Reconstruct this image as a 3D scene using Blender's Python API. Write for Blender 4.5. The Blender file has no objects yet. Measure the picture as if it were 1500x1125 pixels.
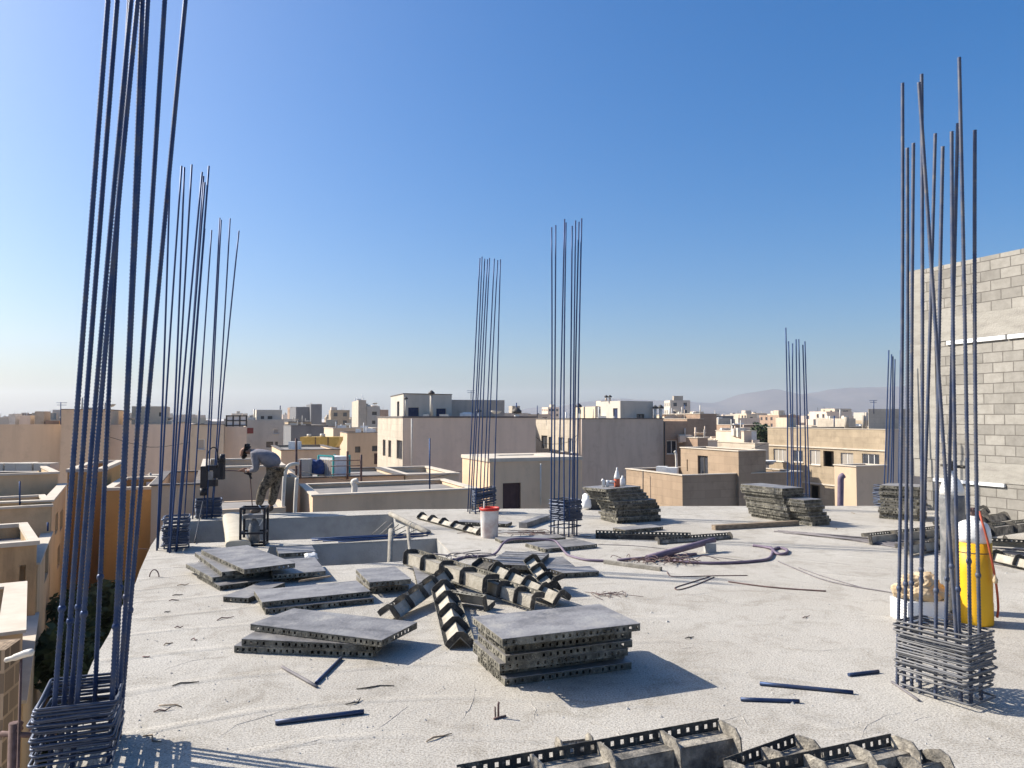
import bpy, bmesh, math, random
from mathutils import Vector, Matrix
from mathutils.geometry import tessellate_polygon
random.seed(11)
C = bpy.context.scene.collection
PI = math.pi
# ------------------------------------------------------------------ camera geometry
F = 1127.0; CX, CY = 750.0, 562.5; HZ = 612.0; EYE = 2.0
TH = math.atan((HZ-CY)/F)
def ray(px, py):
    a = (px-CX)/F; b = (CY-py)/F
    return Vector((a, math.cos(TH)-b*math.sin(TH), math.sin(TH)+b*math.cos(TH)))
def G(px, py, z=0.0):
    r = ray(px, py); t = (z-EYE)/r.z
    return Vector((r.x*t, r.y*t, z))
def D(px, py, Y):
    r = ray(px, py); t = Y/r.y
    return Vector((r.x*t, Y, EYE+r.z*t))
AX = Vector((.9325, .361, 0)); BX = Vector((-.361, .9325, 0))
# ------------------------------------------------------------------ materials
def mat(name, cols, rough=.8, metal=0, scale=3., bump=0., bscale=60., detail=6, coord='Object', stops=None, spec=.3, var=0., stretch=None, cover=None):
    m = bpy.data.materials.new(name); m.use_nodes = True
    nt = m.node_tree; N = nt.nodes; Lk = nt.links
    b = N['Principled BSDF']; b.inputs['Roughness'].default_value = rough; b.inputs['Metallic'].default_value = metal
    b.inputs['Specular IOR Level'].default_value = spec
    tc = N.new('ShaderNodeTexCoord')
    src = tc.outputs['Object']
    if coord == 'World':
        src = N.new('ShaderNodeNewGeometry').outputs['Position']
    elif coord == 'UV': src = tc.outputs['UV']
    if coord == 'Object' and var >= 0:
        oi = N.new('ShaderNodeObjectInfo'); ad = N.new('ShaderNodeVectorMath'); ad.operation = 'ADD'
        mu = N.new('ShaderNodeVectorMath'); mu.operation = 'SCALE'; mu.inputs['Scale'].default_value = 37.
        cx = N.new('ShaderNodeCombineXYZ')
        for k in range(3): Lk.new(oi.outputs['Random'], cx.inputs[k])
        Lk.new(cx.outputs[0], mu.inputs[0]); Lk.new(src, ad.inputs[0]); Lk.new(mu.outputs[0], ad.inputs[1]); src = ad.outputs[0]
    if stretch:
        mp = N.new('ShaderNodeMapping'); mp.inputs['Scale'].default_value = stretch
        Lk.new(src, mp.inputs['Vector']); src2 = mp.outputs[0]
    else: src2 = src
    nz = N.new('ShaderNodeTexNoise'); nz.inputs['Scale'].default_value = scale; nz.inputs['Detail'].default_value = detail
    nz.inputs['Roughness'].default_value = .62
    Lk.new(src2, nz.inputs['Vector'])
    cr = N.new('ShaderNodeValToRGB'); el = cr.color_ramp.elements
    n = len(cols); st = stops or [.32+.36*i/max(1, n-1) for i in range(n)]
    while len(el) < n: el.new(.5)
    for i, c in enumerate(cols): el[i].position = st[i]; el[i].color = (*c, 1)
    Lk.new(nz.outputs['Fac'], cr.inputs[0]); col = cr.outputs[0]
    if var > 0:
        oi2 = N.new('ShaderNodeObjectInfo'); hs = N.new('ShaderNodeHueSaturation')
        mr = N.new('ShaderNodeMapRange'); mr.inputs['To Min'].default_value = 1-var; mr.inputs['To Max'].default_value = 1+var
        Lk.new(oi2.outputs['Random'], mr.inputs['Value']); Lk.new(mr.outputs[0], hs.inputs['Value']); Lk.new(col, hs.inputs['Color']); col = hs.outputs[0]
    if cover:
        c2, sc2, lo, hi = cover
        n2 = N.new('ShaderNodeTexNoise'); n2.inputs['Scale'].default_value = sc2; n2.inputs['Detail'].default_value = 8
        n2.inputs['Roughness'].default_value = .7
        Lk.new(src, n2.inputs['Vector'])
        r2 = N.new('ShaderNodeMapRange'); r2.inputs['From Min'].default_value = lo; r2.inputs['From Max'].default_value = hi
        Lk.new(n2.outputs['Fac'], r2.inputs['Value'])
        mx = N.new('ShaderNodeMix'); mx.data_type = 'RGBA'
        Lk.new(r2.outputs[0], mx.inputs['Factor']); Lk.new(col, mx.inputs[6]); mx.inputs[7].default_value = (*c2, 1); col = mx.outputs[2]
    Lk.new(col, b.inputs['Base Color'])
    if bump:
        nb = N.new('ShaderNodeTexNoise'); nb.inputs['Scale'].default_value = bscale; nb.inputs['Detail'].default_value = 6
        Lk.new(src, nb.inputs['Vector'])
        bp = N.new('ShaderNodeBump'); bp.inputs['Strength'].default_value = bump; bp.inputs['Distance'].default_value = .02
        Lk.new(nb.outputs['Fac'], bp.inputs['Height']); Lk.new(bp.outputs[0], b.inputs['Normal'])
    return m
M = {}
M['steel'] = mat('rebar_steel', [(.026,.050,.125), (.046,.072,.145), (.085,.092,.12)], .5, .55, 9., coord='Object', cover=((.12,.085,.07), 14., .60, .8))
M['steel_far'] = mat('rebar_steel_far', [(.022,.050,.14), (.042,.072,.155)], .55, .5, 6.)
M['stirrup'] = mat('stirrup_steel', [(.062,.076,.115), (.10,.112,.145)], .5, .55, 11., var=.2)
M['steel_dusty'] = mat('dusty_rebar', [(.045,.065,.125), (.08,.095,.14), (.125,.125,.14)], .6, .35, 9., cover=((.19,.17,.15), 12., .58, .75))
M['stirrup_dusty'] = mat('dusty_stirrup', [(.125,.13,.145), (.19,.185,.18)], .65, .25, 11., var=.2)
M['sheet'] = mat('panel_sheet', [(.13,.125,.122), (.225,.215,.21), (.29,.28,.265)], .55, .2, 3.0, .35, 30., var=.16, stretch=(1,1.5,1), cover=((.38,.355,.315), 3.6, .53, .72))
M['rim'] = mat('panel_rim', [(.045,.042,.034), (.13,.12,.095), (.27,.25,.2)], .8, 0., 10., .5, 70., var=.28, stops=[.33,.5,.68], cover=((.42,.39,.32), 26., .60, .70))
M['form_plate'] = mat('form_plate', [(.27,.24,.19), (.37,.335,.27), (.45,.41,.34)], .75, 0., 9., .5, 50., var=.15, cover=((.15,.13,.10), 7., .60, .75))
M['form_dark'] = mat('form_dark', [(.035,.033,.031), (.065,.06,.054), (.13,.115,.09)], .75, .1, 9., .4, 60., var=.2, cover=((.27,.245,.2), 12., .56, .7))
M['form_front'] = mat('form_front', [(.10,.095,.085), (.22,.2,.17), (.42,.38,.31)], .65, .1, 9., .5, 60., stops=[.36,.5,.64])
M['black'] = mat('black_metal', [(.012,.012,.016), (.028,.028,.034)], .5, .2, 8.)
M['white'] = mat('white_paint', [(.62,.61,.58), (.78,.77,.74)], .6, 0, 5.)
M['pvc'] = mat('pvc_pipe', [(.55,.5,.42), (.7,.66,.58)], .6, 0, 4.)
M['yellow'] = mat('yellow_cover', [(.66,.33,.006), (.78,.43,.01)], .5, 0, 3., .25, 9., spec=.4, stretch=(1,1,.3), cover=((.36,.24,.08), 7., .62, .8))
M['grey_cyl'] = mat('grey_cylinder', [(.10,.105,.11), (.17,.17,.17), (.26,.25,.24)], .6, .15, 9., .3, 50.)
M['bucket'] = mat('bucket', [(.46,.33,.30), (.62,.56,.52), (.72,.69,.66)], .65, 0, 6., .1, 40.)
M['red'] = mat('red_plastic', [(.5,.03,.02), (.6,.05,.03)], .5, 0, 6.)
M['hose_red'] = mat('red_hose', [(.32,.06,.03), (.42,.1,.05)], .6, 0, 6.)
M['hose'] = mat('purple_hose', [(.12,.09,.13), (.2,.155,.2)], .6, 0, 5.)
M['cable'] = mat('grey_cable', [(.12,.11,.12), (.2,.185,.185)], .7, 0, 5.)
M['rust'] = mat('rusty_wire', [(.085,.055,.05), (.19,.125,.115)], .8, .2, 9.)
M['wood'] = mat('wood', [(.16,.12,.085), (.26,.2,.14), (.33,.27,.2)], .85, 0, 5., .4, 60., stretch=(1, 8, 8))
M['plaster'] = mat('plaster_post', [(.22,.20,.165), (.36,.33,.28)], .9, 0, 8., .6, 40.)
M['sack'] = mat('cream_sack', [(.42,.375,.29), (.50,.45,.36)], .9, 0, 5., .3, 50.)
M['cloth_tan'] = mat('tan_cloth', [(.44,.32,.19), (.56,.44,.29)], .9, 0, 6., .4, 40.)
M['foam'] = mat('foam_white', [(.76,.76,.75), (.84,.84,.83)], .8, 0, 9., .2, 120.)
M['skin'] = mat('skin', [(.28,.15,.10), (.34,.19,.125)], .6, 0, 12.)
M['hair'] = mat('hair', [(.012,.010,.010), (.025,.02,.018)], .7, 0, 40.)
M['shirt'] = mat('grey_shirt', [(.15,.147,.165), (.225,.22,.24)], .9, 0, 10., .8, 16.)
M['camo'] = mat('camo_trousers', [(.03,.025,.02), (.10,.082,.06), (.19,.16,.12), (.055,.046,.034)], .9, 0, 13., .4, 60., detail=2, stops=[.36,.47,.56,.64])
M['boot'] = mat('boots', [(.05,.04,.035), (.11,.09,.075)], .8, 0, 14.)
M['glove'] = mat('work_glove', [(.42,.38,.33), (.55,.5,.45)], .9, 0, 20.)
M['teal'] = mat('teal_paint', [(.02,.26,.26), (.04,.33,.31)], .5, 0, 5.)
M['blue_tarp'] = mat('blue_tarp', [(.02,.04,.13), (.06,.10,.25)], .6, 0, 4., .5, 9.)
M['tank_yellow'] = mat('yellow_tank', [(.50,.32,.07), (.62,.42,.12)], .6, 0, 3., cover=((.32,.16,.06), 5., .62, .75))
M['leaf'] = mat('leaf', [(.02,.035,.015), (.05,.075,.03), (.085,.10,.045)], .7, 0, 2.5)
M['bark'] = mat('bark', [(.06,.045,.03), (.1,.08,.055)], .9, 0, 8.)
M['glass'] = mat('window_glass', [(.03,.035,.045), (.07,.075,.085)], .12, 0, .8, spec=.6)
M['curtain'] = mat('curtain_pane', [(.28,.25,.21), (.42,.38,.33)], .35, 0, 1.5, stretch=(8, 8, .4))
M['frame_white'] = mat('frame_white', [(.6,.58,.54), (.7,.68,.64)], .6)
M['frame_dark'] = mat('frame_dark', [(.05,.045,.04), (.09,.08,.07)], .6)
M['door_dark'] = mat('door_maroon', [(.045,.02,.022), (.07,.035,.035)], .6)
M['door_blue'] = mat('door_blue', [(.014,.026,.07), (.03,.045,.10)], .6)
M['loggia'] = mat('loggia_shade', [(.28,.2,.13), (.36,.27,.18)], .9)
M['roofing'] = mat('roofing', [(.20,.185,.17), (.30,.275,.25)], .95, 0, 1.2, .3, 8., coord='World')
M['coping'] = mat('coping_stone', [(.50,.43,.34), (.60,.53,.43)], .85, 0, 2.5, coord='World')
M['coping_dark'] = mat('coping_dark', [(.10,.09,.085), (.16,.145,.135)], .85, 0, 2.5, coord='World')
def facade(name, c, d=.16, dirt=.5, sc=.55):
    lo = tuple(x*(1-d) for x in c); hi = tuple(min(1, x*(1+d*.6)) for x in c)
    dk = tuple(x*dirt for x in c)
    return mat(name, [lo, c, hi], .92, 0, sc*1.6, .35, 25., coord='World', stretch=(1, 1, .16), cover=(dk, 1.3, .52, .88))
def stone(name, c, bw=1.2, bh=.6, mortar=.72, contrast=.12, off=.5, msize=.012):
    m = facade(name, c)
    nt = m.node_tree; N = nt.nodes; Lk = nt.links
    b = N['Principled BSDF']; src = b.inputs['Base Color'].links[0].from_socket
    tc = N.new('ShaderNodeTexCoord'); br = N.new('ShaderNodeTexBrick'); br.offset = off
    br.inputs['Scale'].default_value = 1; br.inputs['Brick Width'].default_value = bw; br.inputs['Row Height'].default_value = bh
    br.inputs['Mortar Size'].default_value = msize; br.inputs['Mortar Smooth'].default_value = .2
    br.inputs['Color1'].default_value = (1-contrast,)*3+(1,); br.inputs['Color2'].default_value = (1+contrast*.5,)*3+(1,)
    br.inputs['Mortar'].default_value = (mortar,)*3+(1,)
    Lk.new(tc.outputs['UV'], br.inputs['Vector'])
    mx = N.new('ShaderNodeMix'); mx.data_type = 'RGBA'; mx.blend_type = 'MULTIPLY'; mx.inputs['Factor'].default_value = 1
    Lk.new(src, mx.inputs[6]); Lk.new(br.outputs['Color'], mx.inputs[7]); Lk.new(mx.outputs[2], b.inputs['Base Color'])
    return m
M['cream'] = stone('cream_stone', (.50,.43,.34), 1.0, .5, .82, .06)
M['cream2'] = stone('travertine', (.38,.30,.205), .9, .45, .78, .09)
M['tan'] = stone('tan_stone', (.36,.265,.18), .9, .4, .8, .08)
M['taupe'] = facade('taupe_plaster', (.68,.545,.42), .1, .8)
M['beige'] = facade('beige_plaster', (.60,.49,.355), .12, .72)
M['brown'] = stone('brown_stone', (.36,.25,.175), 1.6, .35, .85, .07)
M['tanwall'] = facade('tan_plaster', (.60,.455,.315), .1, .75)
M['greycem'] = facade('grey_cement', (.46,.39,.32), .13, .72, .9)
M['ochre'] = facade('ochre_plaster', (.54,.31,.115), .1, .75)
M['darkgrey'] = facade('dark_grey_cement', (.16,.16,.165), .12, .7)
M['warmhouse'] = facade('warm_house_plaster', (.58,.42,.25), .12, .6, .8)
M['hutwall'] = facade('hut_plaster', (.68,.50,.33), .12, .7, .8)
M['palegrey'] = facade('pale_grey', (.50,.455,.385), .1, .75)
M['mossy'] = facade('stained_stone', (.44,.30,.165), .35, .45, 2.2)
M['brickface'] = stone('brick_face', (.26,.19,.125), .32, .28, 1.9, .35, .5, .02)
M['redbrown'] = facade('maroon_panel', (.22,.06,.05), .1, .7)
M['conc'] = mat('cast_concrete', [(.30,.29,.27), (.38,.37,.345), (.44,.425,.40)], .92, 0, 2.2, .5, 30., coord='World', cover=((.2,.19,.18), 3., .62, .85))

M['beam'] = mat('beam_concrete', [(.27,.25,.22), (.33,.31,.27), (.37,.345,.305)], .92, 0, 2.2, .5, 30., coord='World', stretch=(1,1,4.), cover=((.15,.14,.13), 3., .62, .85))
def slab_material():
    m = bpy.data.materials.new('fresh_concrete_slab'); m.use_nodes = True
    nt = m.node_tree; N = nt.nodes; Lk = nt.links; b = N['Principled BSDF']
    b.inputs['Roughness'].default_value = .95; b.inputs['Specular IOR Level'].default_value = .15
    P = N.new('ShaderNodeNewGeometry').outputs['Position']
    def noise(s, d=6, r=.6, dist=0.):
        n = N.new('ShaderNodeTexNoise'); n.inputs['Scale'].default_value = s; n.inputs['Detail'].default_value = d
        n.inputs['Roughness'].default_value = r; n.inputs['Distortion'].default_value = dist
        Lk.new(P, n.inputs['Vector']); return n.outputs['Fac']
    def ramp(x, a, ca, c, cc):
        r = N.new('ShaderNodeValToRGB'); r.color_ramp.elements[0].position = a; r.color_ramp.elements[0].color = (*ca, 1)
        r.color_ramp.elements[1].position = c; r.color_ramp.elements[1].color = (*cc, 1); Lk.new(x, r.inputs[0]); return r.outputs[0]
    def mul(a, bb, f=1.):
        x = N.new('ShaderNodeMix'); x.data_type = 'RGBA'; x.blend_type = 'MULTIPLY'; x.inputs['Factor'].default_value = f
        Lk.new(a, x.inputs[6]); Lk.new(bb, x.inputs[7]); return x.outputs[2]
    base = ramp(noise(.55, 7, .62), .3, (.43,.40,.355), .7, (.54,.515,.47))
    grain = ramp(noise(70, 3, .75), .36, (.55,.53,.50), .56, (1.08,1.08,1.07))
    fine = ramp(noise(240, 2, .6), .36, (.78,.77,.75), .6, (1.06,1.06,1.06))
    blot = ramp(noise(2.3, 8, .7, .8), .33, (.76,.745,.72), .5, (1,1,1))
    scuff = ramp(noise(7., 9, .8, 1.6), .30, (.5,.47,.43), .39, (1,1,1))
    col = mul(mul(mul(mul(base, grain), fine), blot), scuff)
    # trowel ridges: warped rings of a large voronoi-like pattern
    w = N.new('ShaderNodeTexWave'); w.wave_type = 'RINGS'; w.rings_direction = 'Z'; w.inputs['Scale'].default_value = .42
    w.inputs['Distortion'].default_value = 7.; w.inputs['Detail'].default_value = 2.5; w.inputs['Detail Scale'].default_value = .55
    Lk.new(P, w.inputs['Vector'])
    rl = N.new('ShaderNodeMapRange'); rl.inputs['From Min'].default_value = .93; rl.inputs['From Max'].default_value = 1.; Lk.new(w.outputs['Fac'], rl.inputs['Value'])
    Lk.new(col, b.inputs['Base Color'])
    def math_(op, a, bb):
        x = N.new('ShaderNodeMath'); x.operation = op
        for i, v in enumerate((a, bb)):
            if isinstance(v, float): x.inputs[i].default_value = v
            else: Lk.new(v, x.inputs[i])
        return x.outputs[0]
    h = math_('ADD', math_('MULTIPLY', noise(55, 4, .7), .35), math_('MULTIPLY', noise(150, 3, .7), .22))
    h = math_('ADD', h, math_('MULTIPLY', noise(6., 6, .6), .7))
    h = math_('ADD', h, math_('MULTIPLY', rl.outputs[0], .6))
    bp = N.new('ShaderNodeBump'); bp.inputs['Strength'].default_value = .75; bp.inputs['Distance'].default_value = .022
    Lk.new(h, bp.inputs['Height']); Lk.new(bp.outputs[0], b.inputs['Normal'])
    return m
M['slab'] = slab_material()
def block_material():
    m = bpy.data.materials.new('concrete_block'); m.use_nodes = True
    nt = m.node_tree; N = nt.nodes; Lk = nt.links; b = N['Principled BSDF']; b.inputs['Roughness'].default_value = .95
    tc = N.new('ShaderNodeTexCoord')
    br = N.new('ShaderNodeTexBrick'); br.inputs['Scale'].default_value = 1; br.inputs['Brick Width'].default_value = .42; br.inputs['Row Height'].default_value = .205
    br.inputs['Mortar Size'].default_value = .011; br.inputs['Mortar Smooth'].default_value = .35; br.inputs['Bias'].default_value = 0
    br.inputs['Color1'].default_value = (.235,.22,.195,1); br.inputs['Color2'].default_value = (.36,.338,.30,1); br.inputs['Mortar'].default_value = (.17,.155,.135,1)
    wp = N.new('ShaderNodeTexNoise'); wp.inputs['Scale'].default_value = 5.; Lk.new(tc.outputs['UV'], wp.inputs['Vector'])
    mxv = N.new('ShaderNodeMix'); mxv.data_type = 'VECTOR'; mxv.inputs['Factor'].default_value = .012
    Lk.new(tc.outputs['UV'], mxv.inputs[4]); Lk.new(wp.outputs['Color'], mxv.inputs[5]); Lk.new(mxv.outputs[1], br.inputs['Vector'])
    nz = N.new('ShaderNodeTexNoise'); nz.inputs['Scale'].default_value = 6.; nz.inputs['Detail'].default_value = 9; nz.inputs['Roughness'].default_value = .7; Lk.new(tc.outputs['UV'], nz.inputs['Vector'])
    cr = N.new('ShaderNodeValToRGB'); cr.color_ramp.elements[0].position = .3; cr.color_ramp.elements[0].color = (.78,.77,.75,1)
    cr.color_ramp.elements[1].position = .7; cr.color_ramp.elements[1].color = (1.1,1.1,1.09,1); Lk.new(nz.outputs['Fac'], cr.inputs[0])
    mx = N.new('ShaderNodeMix'); mx.data_type = 'RGBA'; mx.blend_type = 'MULTIPLY'; mx.inputs['Factor'].default_value = 1
    Lk.new(br.outputs['Color'], mx.inputs[6]); Lk.new(cr.outputs[0], mx.inputs[7]); Lk.new(mx.outputs[2], b.inputs['Base Color'])
    inv = N.new('ShaderNodeMath'); inv.operation = 'SUBTRACT'; inv.inputs[0].default_value = 1; Lk.new(br.outputs['Fac'], inv.inputs[1])
    ad = N.new('ShaderNodeMath'); ad.operation = 'MULTIPLY_ADD'; Lk.new(nz.outputs['Fac'], ad.inputs[0]); ad.inputs[1].default_value = .5; Lk.new(inv.outputs[0], ad.inputs[2])
    bp = N.new('ShaderNodeBump'); bp.inputs['Strength'].default_value = .8; bp.inputs['Distance'].default_value = .015
    Lk.new(ad.outputs[0], bp.inputs['Height']); Lk.new(bp.outputs[0], b.inputs['Normal'])
    return m
M['block'] = block_material()
# ------------------------------------------------------------------ mesh helpers
class MB:
    def __init__(s): s.v = []; s.f = []; s.uv = []; s.smooth = []
    def face(s, pts, uv=None, sm=False):
        n = len(s.v); s.v += [tuple(p) for p in pts]; s.f.append(tuple(range(n, n+len(pts)))); s.uv.append(uv); s.smooth.append(sm)
    def idx(s, ids, sm=False, uv=None): s.f.append(tuple(ids)); s.uv.append(uv); s.smooth.append(sm)
    def box(s, c, d, mx=None):
        """box with centre c, full dims d, optional 3x3/4x4 matrix"""
        c = Vector(c); h = Vector(d)*.5; n = len(s.v)
        for z in (-1, 1):
            for (x, y) in ((-1,-1),(1,-1),(1,1),(-1,1)):
                p = Vector((x*h.x, y*h.y, z*h.z))+c
                s.v.append(tuple(mx @ p if mx else p))
        for q in ((0,3,2,1),(4,5,6,7),(0,1,5,4),(1,2,6,5),(2,3,7,6),(3,0,4,7)): s.idx([n+i for i in q])
    def obox(s, o, x, y, z):
        """box from corner o and three edge vectors"""
        o, x, y, z = map(Vector, (o, x, y, z)); n = len(s.v)
        for p in (o, o+x, o+x+y, o+y, o+z, o+x+z, o+x+y+z, o+y+z): s.v.append(tuple(p))
        q6 = ((0,3,2,1),(4,5,6,7),(0,1,5,4),(1,2,6,5),(2,3,7,6),(3,0,4,7))
        if x.cross(y).dot(z) < 0: q6 = [q[::-1] for q in q6]
        for q in q6: s.idx([n+i for i in q])
    def prism(s, poly, ext, holes=()):
        ext = Vector(ext); a = [Vector(p) for p in poly]; n = len(a)
        s.face(a[::-1]); s.face([p+ext for p in a])
        for i in range(n):
            j = (i+1) % n; s.face([a[i], a[j], a[j]+ext, a[i]+ext])
    def tube(s, pts, r, k=8, closed=False, sm=True, caps=True):
        pts = [Vector(p) for p in pts]; n = len(pts)
        rr = r if isinstance(r, (list, tuple)) else [r]*n
        base = len(s.v); up = None
        for i in range(n):
            if closed: t = pts[(i+1) % n]-pts[i-1]
            else: t = pts[min(i+1, n-1)]-pts[max(i-1, 0)]
            t = t.normalized() if t.length > 1e-9 else Vector((0,0,1))
            if up is None:
                up = Vector((0,0,1)) if abs(t.z) < .9 else Vector((1,0,0))
            x = up.cross(t)
            if x.length < 1e-6: x = t.orthogonal()
            x.normalize(); y = t.cross(x); up = y if not closed else up
            for j in range(k):
                a = 2*PI*j/k; s.v.append(tuple(pts[i]+(x*math.cos(a)+y*math.sin(a))*rr[i]))
        m = n if closed else n-1
        for i in range(m):
            i2 = (i+1) % n
            for j in range(k):
                j2 = (j+1) % k; s.idx((base+i*k+j, base+i*k+j2, base+i2*k+j2, base+i2*k+j), sm)
        if not closed and caps:
            s.idx([base+j for j in range(k)][::-1]); s.idx([base+(n-1)*k+j for j in range(k)])
    def lathe(s, prof, k=20, o=(0,0,0), cap=True):
        o = Vector(o); b = len(s.v)
        for r, z in prof:
            for j in range(k): s.v.append((o.x+r*math.cos(2*PI*j/k), o.y+r*math.sin(2*PI*j/k), o.z+z))
        for i in range(len(prof)-1):
            for j in range(k):
                j2 = (j+1) % k; s.idx((b+i*k+j, b+i*k+j2, b+(i+1)*k+j2, b+(i+1)*k+j), True)
        if cap:
            s.idx([b+j for j in range(k)][::-1]); s.idx([b+(len(prof)-1)*k+j for j in range(k)])
    def mesh(s, name, m):
        me = bpy.data.meshes.new(name); me.from_pydata(s.v, [], s.f); me.materials.append(m)
        if any(s.uv):
            ul = me.uv_layers.new(name='UVMap'); k = 0
            for fi, f in enumerate(s.f):
                for li in range(len(f)):
                    if s.uv[fi]: ul.data[k].uv = s.uv[fi][li]
                    k += 1
        me.polygons.foreach_set('use_smooth', s.smooth); me.update()
        return me
    def build(s, name, m, parent=None):
        return link(bpy.data.objects.new(name, s.mesh(name, m)), parent)
def link(o, parent=None):
    C.objects.link(o)
    if parent: o.parent = parent
    return o
def tag(o, label=None, cat=None, group=None, kind=None):
    for k, v in (('label', label), ('category', cat), ('group', group), ('kind', kind)):
        if v: o[k] = v
    return o
def empty(name, loc, label, cat, group=None, rz=0):
    o = bpy.data.objects.new(name, None); C.objects.link(o); o.location = loc; o.rotation_euler = (0, 0, rz); o.empty_display_size = .2
    return tag(o, label, cat, group)
def inst(me, name, parent): return link(bpy.data.objects.new(name, me), parent)
ORD = ['lowest', 'second from the bottom', 'third from the bottom', 'fourth from the bottom', 'fifth from the bottom', 'sixth from the bottom', 'seventh from the bottom', 'eighth from the bottom', 'ninth from the bottom', 'tenth from the bottom', 'eleventh from the bottom', 'twelfth from the bottom']
# ------------------------------------------------------------------ ground, slab
s = MB(); s.face([(-9000,-600,-14),(9000,-600,-14),(9000,9000,-14),(-9000,9000,-14)])
tag(s.build('ground', mat('city_ground', [(.40,.34,.27), (.50,.43,.35)], .95, 0, .05, coord='World')), kind='structure')
def g2(px, py): v = G(px, py); return (v.x, v.y)
outer = [(.9,-5.), (13.5,-5.), (10.7,12.6), (8.75,17.6), (3.5,17.55), (1.5,17.1), (-2.3,16.95), (-6.95,15.75), (-5.6,12.0)]
outer += [(-3.45-.387*(y-6.48)+random.uniform(-.03,.03), y) for y in (11,10.2,9.4,8.7,8,7.2,6.4,5.7,5,4.2,3.4,2.4,1.)]
holeA = [g2(262,799), g2(640,786.5), g2(576,753), g2(268,764)]
holeB = [g2(405,830), g2(520,825), g2(662,816), g2(640,787.5+7), g2(420,803)]
holeB = [g2(380,834), g2(530,826), g2(668,817), g2(640,788.5), g2(395,800.5)]
holeA = [g2(262,796.5), g2(625,783.5), g2(576,753), g2(268,764)]
def slab():
    s = MB()
    polys = [outer, holeA, holeB]
    flat = [p for q in polys for p in q]
    tris = tessellate_polygon([[Vector((x, y, 0)) for x, y in q] for q in polys])
    n0 = len(s.v); s.v += [(x, y, 0) for x, y in flat]
    for t in tris:
        a, b, c = [Vector((*flat[i], 0)) for i in t]
        t = t if (b-a).cross(c-a).z > 0 else t[::-1]
        s.idx([n0+i for i in t])
    for q, dz, flip in ((outer, -.38, 1), (holeA, -1.6, 0), (holeB, -1.6, 0)):
        n = len(q)
        for i in range(n):
            (x0, y0), (x1, y1) = q[i], q[(i+1) % n]
            f = [(x0,y0,0), (x0,y0,dz), (x1,y1,dz), (x1,y1,0)]
            s.face(f)
    bx = [p for q in (outer,) for p in q]
    s.face([(x, y, -1.6) for x, y in [(1.3,-4.8),(13,-4.8),(8.5,17.3),(-6.5,15.4)]])
    o = s.build('roof_slab', M['slab']); tag(o, kind='structure')
slab()
s = MB()
for q in (holeA, holeB):
    n = len(q)
    cx = sum(p[0] for p in q)/n; cy = sum(p[1] for p in q)/n
    for i in range(n):
        a = Vector((*q[i], 0)); b = Vector((*q[(i+1) % n], 0)); c = Vector((cx, cy, 0))
        nrm = (b-a).orthogonal(); nrm = Vector((-(b-a).y, (b-a).x, 0)).normalized()
        if nrm.dot(c-a) < 0: nrm = -nrm
        s.obox(a+Vector((0,0,-1.55)), b-a, nrm*.006, (0,0,1.545-.02))
tag(s.build('pit_lining', M['conc']), kind='structure')
s = MB()
lower = [(1.4,-4.6),(13.2,-4.6),(10.4,12.5),(8.5,17.3),(3.5,17.2),(-2.2,16.6),(-6.6,15.4),(-3.1,6.2)]
s.prism([(x, y, -14) for x, y in lower], (0,0,12.3))
tag(s.build('unfinished_building', M['conc']), 'raw concrete storeys under the roof slab where rebar stands', 'building')
for pts in [[(1255,1092),(1270,1062),(1300,1047),(1352,1041)],[(1326,1063),(1345,1053),(1374,1048)],[(300,1096),(345,1062),(420,1040),(505,1019)],[(548,1072),(575,1052),(610,1024)],[(668,1066),(690,1035),(697,1003)],[(770,1018),(785,1040),(780,1062)],[(860,1052),(905,1075),(930,1105)],[(985,952),(1015,948),(1060,955)],[(230,985),(280,968),(330,962)],[(520,935),(560,948),(640,938)],[(1120,940),(1180,955),(1260,948)],[(1040,1062),(1085,1048),(1105,1078)],[(960,860),(1010,872),(1060,866)],[(420,1098),(470,1082),(540,1090)]]:
    v = [G(x, y) for x, y in pts]; out_ = []
    for i in range(len(v)-1):
        for j in range(6): out_.append(v[i].lerp(v[i+1], j/6)+Vector((random.uniform(-.006,.006), random.uniform(-.006,.006), -.003)))
    out_.append(v[-1]+Vector((0,0,-.004)))
    s = MB(); n_ = len(out_); s.tube(out_, [.003+.0032*math.sin(PI*i/(n_-1))*random.uniform(.5,1.2) for i in range(n_)], 6); s.build('trowel_ridge', M['slab'], bpy.data.objects['roof_slab'])
# ------------------------------------------------------------------ rebar columns
def bar_mesh(p, q, r, ribbed=False, bend=0., k=8, weld=None):
    s = MB(); p, q = Vector(p), Vector(q); L = (q-p).length; d = (q-p)/L
    side = d.cross(Vector((0,1,0))).normalized()
    if ribbed:
        n = int(L/.011); pts = []; rr = []
        for i in range(n+1):
            t = i/n; pts.append(p+(q-p)*t+side*bend*math.sin(PI*t)); rr.append(r*(1.2 if i % 2 else .9))
    else:
        n = 10; pts = [p+(q-p)*(i/n)+side*bend*math.sin(PI*i/n) for i in range(n+1)]; rr = [r]*(n+1)
    s.tube(pts, rr, k)
    if weld:
        c = p+d*weld+side*bend*math.sin(PI*weld/L)
        s.tube([c-d*.02, c-d*.012, c, c+d*.012, c+d*.02], [r*.9, r*1.45, r*1.6, r*1.45, r*.9], k)
    return s
def loop_pts(w, l, rc=.02, ang=0, c=Vector((0,0,0))):
    pts = []
    for (sx, sy, a0) in ((1,-1,-90),(1,1,0),(-1,1,90),(-1,-1,180)):
        for da in (0, 45, 90):
            a = math.radians(a0+da)
            pts.append(Vector((sx*(w/2-rc)+rc*math.cos(a), sy*(l/2-rc)+rc*math.sin(a), 0)))
    return pts
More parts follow.
